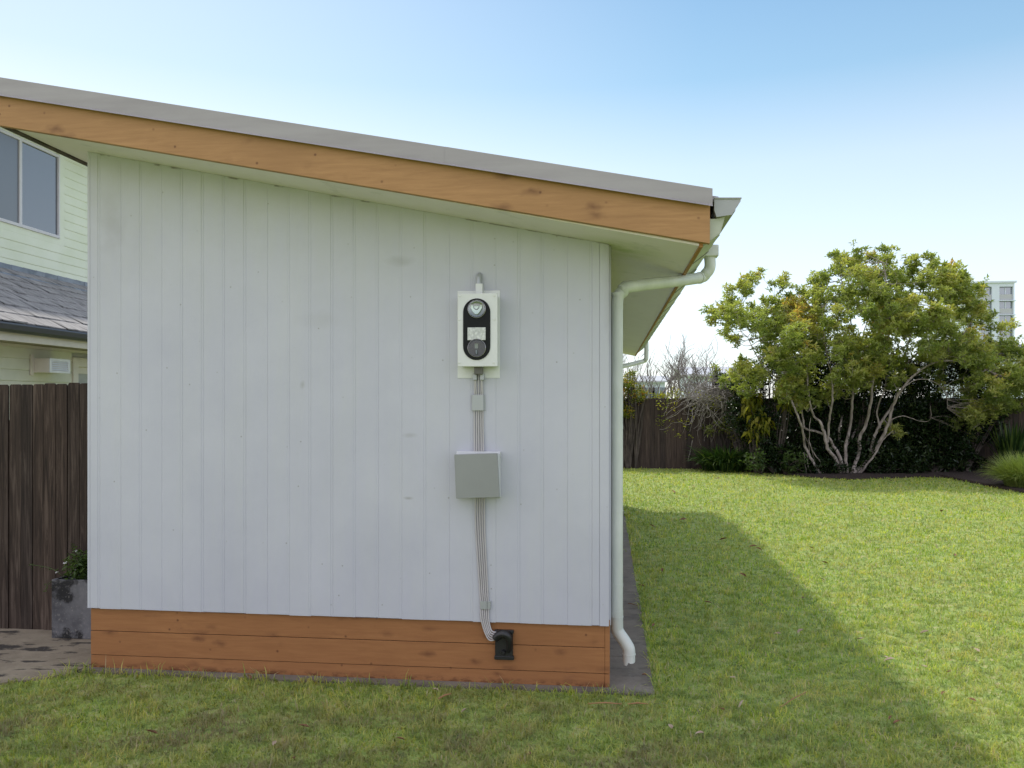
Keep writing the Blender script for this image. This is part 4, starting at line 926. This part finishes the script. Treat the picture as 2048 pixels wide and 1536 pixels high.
bare_tree('thin bare leafless tree behind the left edge of the leafy crown', gb_(1425, 24.5), 3.9, 21, 1.1)
random.seed(99)

# unseen tall tree added left of the paving to shade the front left lawn
shade_tree = thing('tree', (-7.1, 6.2, 0), 'tall dark leafy tree added outside the view left of the patio for shade', 'tree')
m_ = MB(); S = spline([(-7.1, 6.2, 0), (-7.05, 6.4, 2), (-7.0, 6.9, 4), (-6.85, 7.7, 6), (-6.4, 8.6, 7.4)], 5); m_.tube(S, [.16 - .10 * i / (len(S) - 1) for i in range(len(S))], 10)
u = R.normal(0, 1, (900, 3)); u /= np.linalg.norm(u, axis=1)[:, None]; u *= (R.random(900) ** .4)[:, None]
cs = np.array([-6.2, 8.85, 8.1]) + u * np.array([2.0, 1.45, 1.0])
for q in cs[:60]: m_.tube([S[-4], (Vector(S[-1]) + Vector(q)) / 2, Vector(q)], [.03, .02, .008], 5)
m_.build('trunk', 'darkbark', shade_tree, smooth=True)
V, T, A = rosettes(cs, 9, .22, .3, wid=.45, spread=.08); npmesh('crown', V, [T], A, 'hedge', shade_tree)

# ------------------------------------------------------------ neighbour's house on the left
LX, UX, EVX = -7.75, -9.44, -7.2
HY0, HY1 = 7.0, 24.0
house = thing('neighbour_house', (-10, 14, 0), 'pale green weatherboard house with slate lower roof beyond the fence', 'house')
def siding(mb, X, z0, z1, y0_, y1_, exp=.15, gaps=()):
    z = z0
    while z < z1 - .01:
        zt = min(z + exp, z1)
        for (ya, yb) in gap_split(y0_, y1_, z, zt, gaps):
            mb.add([(X, ya, z + .012), (X, yb, z + .012), (X + .006, yb, z + .004), (X + .006, ya, z + .004), (X + .004, ya, zt), (X + .004, yb, zt), (X - .004, ya, zt), (X - .004, yb, zt), (X + .009, ya, z + .012), (X + .009, yb, z + .012), (X - .004, ya, z - .001), (X - .004, yb, z - .001)],
                   [(8, 9, 5, 4), (10, 11, 9, 8), (4, 5, 7, 6)])
        z += exp
def gap_split(ya, yb, z0, z1, gaps):
    segs = [(ya, yb)]
    for (ga, gb, gz0, gz1) in gaps:
        if z1 > gz0 + .005 and z0 < gz1 - .005:
            ns = []
            for a, b in segs:
                if ga > a and gb < b: ns += [(a, ga), (gb, b)]
                else: ns.append((a, b))
            segs = ns
    return segs
wA = PX(118, 478, UX); wY1 = wA[1]; wz0 = wA[2]; wY0 = wY1 - 2.4; wz1 = wz0 + 1.45
tY = PX(128.5, 478, UX)[1]
gz = 3.8 + .152 * math.floor((wz0 - .012 - 3.8) / .152)
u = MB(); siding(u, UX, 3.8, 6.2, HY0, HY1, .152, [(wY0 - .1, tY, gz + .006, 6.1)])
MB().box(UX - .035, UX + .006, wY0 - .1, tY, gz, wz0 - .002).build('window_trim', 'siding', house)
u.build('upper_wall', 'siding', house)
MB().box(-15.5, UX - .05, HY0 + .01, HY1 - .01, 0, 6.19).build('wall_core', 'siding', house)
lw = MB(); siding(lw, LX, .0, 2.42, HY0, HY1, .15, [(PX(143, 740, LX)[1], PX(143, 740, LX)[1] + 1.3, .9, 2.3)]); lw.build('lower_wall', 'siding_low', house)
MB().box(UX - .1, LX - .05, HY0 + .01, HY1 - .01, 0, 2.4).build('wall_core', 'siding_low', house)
MB().prism([(-16, 6.2), (UX + .45, 6.2), (UX + .45, 6.28), (-12.5, 6.45), (-16, 6.3)], 'Y', HY0 - .3, HY1 + .3).build('upper_roof', 'slate', house)
# upper window
wn = MB(); wn.box(UX - .03, UX + .022, wY0, wY0 + .05, wz0, wz1); wn.box(UX - .03, UX + .022, wY1 - .035, wY1, wz0, wz1); wn.box(UX - .03, UX + .028, wY0 + .05, wY1 - .035, wz0, wz0 + .05); wn.box(UX - .03, UX + .02, wY0 + .05, wY1 - .035, wz1 - .05, wz1)
mY = PX(40, 440, UX)[1]; wn.box(UX - .03, UX + .018, mY - .03, mY + .03, wz0 + .05, wz1 - .05)
wf = wn.build('window', 'pinkframe', house, bevel=.003)
MB().box(UX - .02, UX - .01, mY + .03, wY1 - .035, wz0 + .05, wz1 - .05).build('pane', 'winglass', wf)
MB().box(UX - .012, UX - .002, wY0 + .05, mY - .03, wz0 + .05, wz1 - .05).build('pane', 'windark', wf)
MB().box(UX - .035, UX + .006, wY1 + .002, tY, wz0 - .0015, 6.15).build('window_trim', 'siding', house)
MB().box(UX - .045, UX - .022, wY0, wY1, wz0, wz1).build('blind', 'curtain', wf)
# shingle roof
sr = MB(); nx = 8; xa_, za_ = EVX - .03, 2.655; xb_, zb_ = UX + .0, 3.80
for i in range(nx):
    f0_, f1_ = i / nx, (i + 1.12) / nx
    y = HY0 + random.uniform(0, .2)
    while y < HY1:
        w_ = random.uniform(.16, .30); j = random.uniform(-.004, .004); th = random.uniform(.012, .019)
        X0 = xa_ + (xb_ - xa_) * (f0_) + j * 2; Z0 = za_ + (zb_ - za_) * f0_ + j
        X1 = xa_ + (xb_ - xa_) * f1_; Z1 = za_ + (zb_ - za_) * f1_
        sr.add([(X0, y, Z0 + th), (X0, y + w_ - .006, Z0 + th + random.uniform(-.002, .002)), (X1, y + w_ - .006, Z1), (X1, y, Z1), (X0, y, Z0), (X0, y + w_ - .006, Z0)],
               [(0, 1, 2, 3), (4, 5, 1, 0)]); y += w_
sr.build('shingle_roof', 'slate', house)
MB().prism([(xa_, za_ - .01), (xb_ - .1, zb_ - .02), (xb_ - .1, zb_ - .06), (xa_, za_ - .05)], 'Y', HY0, HY1).build('roof_deck', 'darkgut', house)
ld = MB(); y = HY0
while y < HY1:
    L_ = random.uniform(.2, .32); bl_ = random.uniform(0, .012)
    pr = [(UX + .016, 3.86), (UX + .02 + bl_, 3.76), (UX + .05 + bl_, 3.735), (UX + .32, 3.635 + bl_), (UX + .34, 3.60)]
    vs = [(x, y, z + .012) for x, z in pr] + [(x - .003, y + L_ + .012, z + .008) for x, z in pr]
    ld.add(vs, [(i, i + 1, i + 6, i + 5) for i in range(4)]); y += L_
ld.build('lead_flashing', 'lead', house)
hg = MB(); hg.prism([(EVX - .10, 2.64), (EVX, 2.64), (EVX + .01, 2.62), (EVX, 2.56), (EVX - .04, 2.53), (EVX - .10, 2.53)], 'Y', HY0, HY1); hg.build('gutter', 'darkgut', house)
MB().box(EVX - .14, EVX - .105, HY0, HY1, 2.43, 2.64).build('fascia', 'cream', house)
MB().box(LX - .02, EVX - .142, HY0, HY1, 2.44, 2.46).build('eave_lining', 'brownsof', house)
MB().box(LX + .012, LX + .05, HY0, HY1, 2.40, 2.438).build('cornice', 'cream', house)
# vent box
va = PX(62, 712, LX); vb = PX(62, 745, LX); vY = va[1]
p1 = PX(84, 713, LX + .25); p2 = PX(139, 722, LX + .25)
vt = MB(); vt.box(LX + .012, LX + .25, vY + .02, p2[1], vb[2] + .0, va[2] - .03); vo = vt.build('vent_hood', 'cream', house, bevel=.004)
MB().box(LX + .011, LX + .03, vY - .04, vY + .015, vb[2] - .04, va[2] + .02).build('mounting_plate', 'cream', vo)
lv = MB(); hz = va[2] - .03 - vb[2]
lv.box(LX + .2505, LX + .262, vY + .02, p2[1], vb[2], vb[2] + .03); lv.box(LX + .2505, LX + .262, vY + .02, p2[1], va[2] - .06, va[2] - .03)
lv.box(LX + .2505, LX + .262, vY + .02, vY + .06, vb[2] + .03, va[2] - .06); lv.box(LX + .2505, LX + .262, p2[1] - .05, p2[1], vb[2] + .03, va[2] - .06)
for k in range(5):
    z = vb[2] + .035 + k * (hz - .06) / 5; lv.add([(LX + .252, vY + .06, z + .022), (LX + .252, p2[1] - .05, z + .022), (LX + .262, p2[1] - .05, z), (LX + .262, vY + .06, z)], [(0, 1, 2, 3)])
lv.build('louvre', 'whitep', vo)
# lower window
q = PX(143, 740, LX)[1]
lwn = MB(); lwn.box(LX - .04, LX + .03, q + .001, q + .12, .85, 2.33); lwn.box(LX - .04, LX + .028, q + .12, q + 1.29, 2.2, 2.33); lwn.box(LX - .04, LX + .028, q + 1.18, q + 1.3, .85, 2.2)
l2 = lwn.build('window', 'cream', house, bevel=.003)
MB().box(LX - .035, LX - .02, q + .12, q + 1.18, .9, 2.2).build('pane', 'curtain', l2)
MB().box(LX - .02, LX - .005, q + .12, q + 1.18, 2.1, 2.2).build('blind_box', 'cream', l2)

# ------------------------------------------------------------ far buildings
TY = 172.0
def tp(x, y): p = PY(x or 1990, y, TY); return p[0], PY(1990, y, TY)[2]
tw = thing('apartment_tower', (tp(1985, 700)[0], TY, 0), 'white apartment tower block rising behind the leafy tree', 'building')
xl, zt1 = tp(1925, 566); xr, _ = tp(2029, 566)
m_ = MB(); m_.box(xl, xr, TY + 1.2, TY + 16, 0, zt1); 
xa1, xb1 = tp(1961, 0)[0], tp(1984, 0)[0]; xa2, xb2 = tp(1999, 0)[0], tp(2026, 0)[0]
for (a, b) in ((xl, xa1), (xb1, xa2), (xb2, xr)): m_.box(a, b, TY, TY + 1.2, 0, zt1)
for (a, b) in ((xa1, xb1), (xa2, xb2)): m_.box(a, b, TY, TY + 1.2, tp(0, 573.5)[1], zt1)
m_.build('wall', 'tower', tw)
for fl in range(9):
    yt = 574.5 + 28.4 * fl; 
    for (a, b) in ((xa1, xb1), (xa2, xb2)):
        zt2, zb2 = tp(0, yt)[1], tp(0, yt + 14)[1]
        wi = MB().box(a + .02, b - .02, TY + .5, TY + .6, zb2, zt2 - .01).build('window', 'towerglass', tw)
        MB().box((a + b) / 2 - .08, (a + b) / 2 + .08, TY + .42, TY + .49, zb2, zt2 - .02).build('frame', 'tower', wi)
        MB().box(a + .02, b - .02, TY + .2, TY + .4, tp(0, yt + 26)[1], zb2 - .02).build('balcony_panel', 'towerpanel', tw)
        MB().box(a - .1, b + .45, TY - .25, TY + .195, tp(0, yt + 28)[1], tp(0, yt + 26.6)[1]).build('floor_slab', 'tower', tw)
MB().box(xl - .2, xr + .3, TY - .3, TY + 16.2, zt1 + .01, zt1 + .35).build('roof_parapet', 'tower', tw)
def far_house(label, x0, x1, ytop, yeave, Y, roofm, wallm='tower'):
    a = PY(x0, yeave, Y); b = PY(x1, yeave, Y); t = PY(x0, ytop, Y)[2]
    o = thing('distant_house', ((a[0] + b[0]) / 2, Y + 4, 0), label, 'house')
    MB().box(a[0], b[0], Y, Y + 8, 0, a[2]).build('wall', wallm, o)
    m_ = MB(); m_.prism([(Y - .5, a[2] - .05), (Y + 4, t), (Y + 8.5, a[2] - .05), (Y + 8.5, a[2] + .1), (Y + 4, t + .15), (Y - .5, a[2] + .1)], 'X', a[0] - .5, b[0] + .5); m_.build('roof', roofm, o)
    for k in range(3):
        xm = a[0] + (b[0] - a[0]) * (k + .5) / 3
        w_ = MB().box(xm - .6, xm + .6, Y - .03, Y - .002, a[2] - 1.6, a[2] - .5).build('window', 'towerglass', o); MB().box(xm - .03, xm + .03, Y - .045, Y - .031, a[2] - 1.58, a[2] - .52).build('frame', wallm, o)
    return o
far_house('pale distant house with pale roof seen through the bare trees', 1375, 1475, 733, 752, 62, 'paleroof')
far_house('small pale distant house close to the shed gutter', 1262, 1330, 752, 764, 75, 'paleroof')
far_house('distant house with dark purple roof below the tower at the right edge', 2046, 2130, 683, 700, 40, 'purproof')

# ------------------------------------------------------------ litter on the lawn
def leafmesh(s):
    v = [(-.5, 0, .004), (-.2, .22, .10), (.15, .2, .14), (.5, 0, .02), (.15, -.2, .10), (-.2, -.22, .13), (0, 0, .0)]
    return [(x * s, y * s, z * s + .012) for x, y, z in v], [(0, 6, 1), (1, 6, 2), (2, 6, 3), (3, 6, 4), (4, 6, 5), (5, 6, 0)]
v, f = leafmesh(.055)
c7 = lambda x, y: (1200 + x / 2.415, 940 + y / 2.415)
brown = [c7(*p) for p in ((1040, 65), (740, 385), (765, 395), (690, 525), (520, 660), (600, 350), (1085, 465), (1800, 1135), (1405, 1222), (1435, 1245), (1690, 1000), (1660, 1100), (1020, 390), (570, 50), (350, 115), (590, 1180), (400, 255), (250, 285), (255, 770), (300, 500), (980, 635), (200, 575), (1650, 215), (1715, 425), (1400, 60))] + [(606, 1465), (1057, 1520), (590, 1528), (495, 1364), (800, 1490), (300, 1478)]
pale = [c7(*p) for p in ((860, 810), (1800, 880), (1820, 890), (1400, 940), (1380, 925), (1565, 970), (480, 1300), (1075, 545), (640, 1025), (1570, 805), (1260, 840), (340, 1268), (970, 800))] + [(548, 1498), (870, 1390), (930, 1432)]
for lst, mt, lab, gname in ((brown, 'dead', 'small dry brown leaf lying on the lawn', 'dry brown leaves on the lawn'), (pale, 'deadpale', 'small bleached pale leaf lying on the lawn', 'bleached leaves on the lawn')):
    proto = None
    for p in lst:
        l = G(*p); dist = l[1]; s_ = random.uniform(.8, 1.35) * min(2.2, max(1, dist / 6))
        if proto is None:
            proto = MB().add(v, f).build('fallen_leaf', mt); tag(proto, lab, 'leaf', gname); o = proto
        else: o = proto.copy(); C.objects.link(o)
        zone = 'near the mulch bed' if p[1] < 1000 else 'on the grass in front of the orange skirting' if p[0] < 1190 else "in the shed's shadow right of the path" if l[0] < 1.72 else 'on the sunlit side of the lawn'
        tag(o, lab.replace('lying on the lawn', 'lying ' + zone)); o.location = (l[0], l[1], .018); o.scale = (s_, s_ * random.uniform(.6, 1), s_); o.rotation_euler = (random.uniform(-.4, .4), random.uniform(-.4, .4), random.uniform(0, 6.28))
def strip(p, q, label, r=.004, z=.03, mat='barkstrip'):
    a, b = Vector(G(*p)), Vector(G(*q)); a.z = b.z = z; o = MB().tube([a, (a + b) / 2 + Vector((0, .006, .004)), b], [r * .6, r, r * .5], 5).build('bark_strip', mat); tag(o, label, 'bark strip')
strip((1176, 1418), (1244, 1419), 'long orange bark strip on the grass below the skirting corner')
strip((1255, 1419), (1296, 1419), 'short orange bark strip on the grass below the path corner')
strip((877, 1408), (902, 1398), 'small orange twig on the grass in front of the skirting', .005)
strip((1562, 1425), (1612, 1395), 'curved dry twig on the shaded lawn right of the path', .003)
strip((1478, 1425), (1486, 1412), 'dry curled leaf stalk standing in the shaded lawn', .006, .03, 'deadpale')
strip((1256, 1213), (1276, 1218), 'thin brown twig on the path edge beside the downpipe', .004, .025, 'dead')
strip((1284, 1355), (1296, 1357), 'tiny red brown twig on the concrete near the path corner', .005, .02, 'dead')
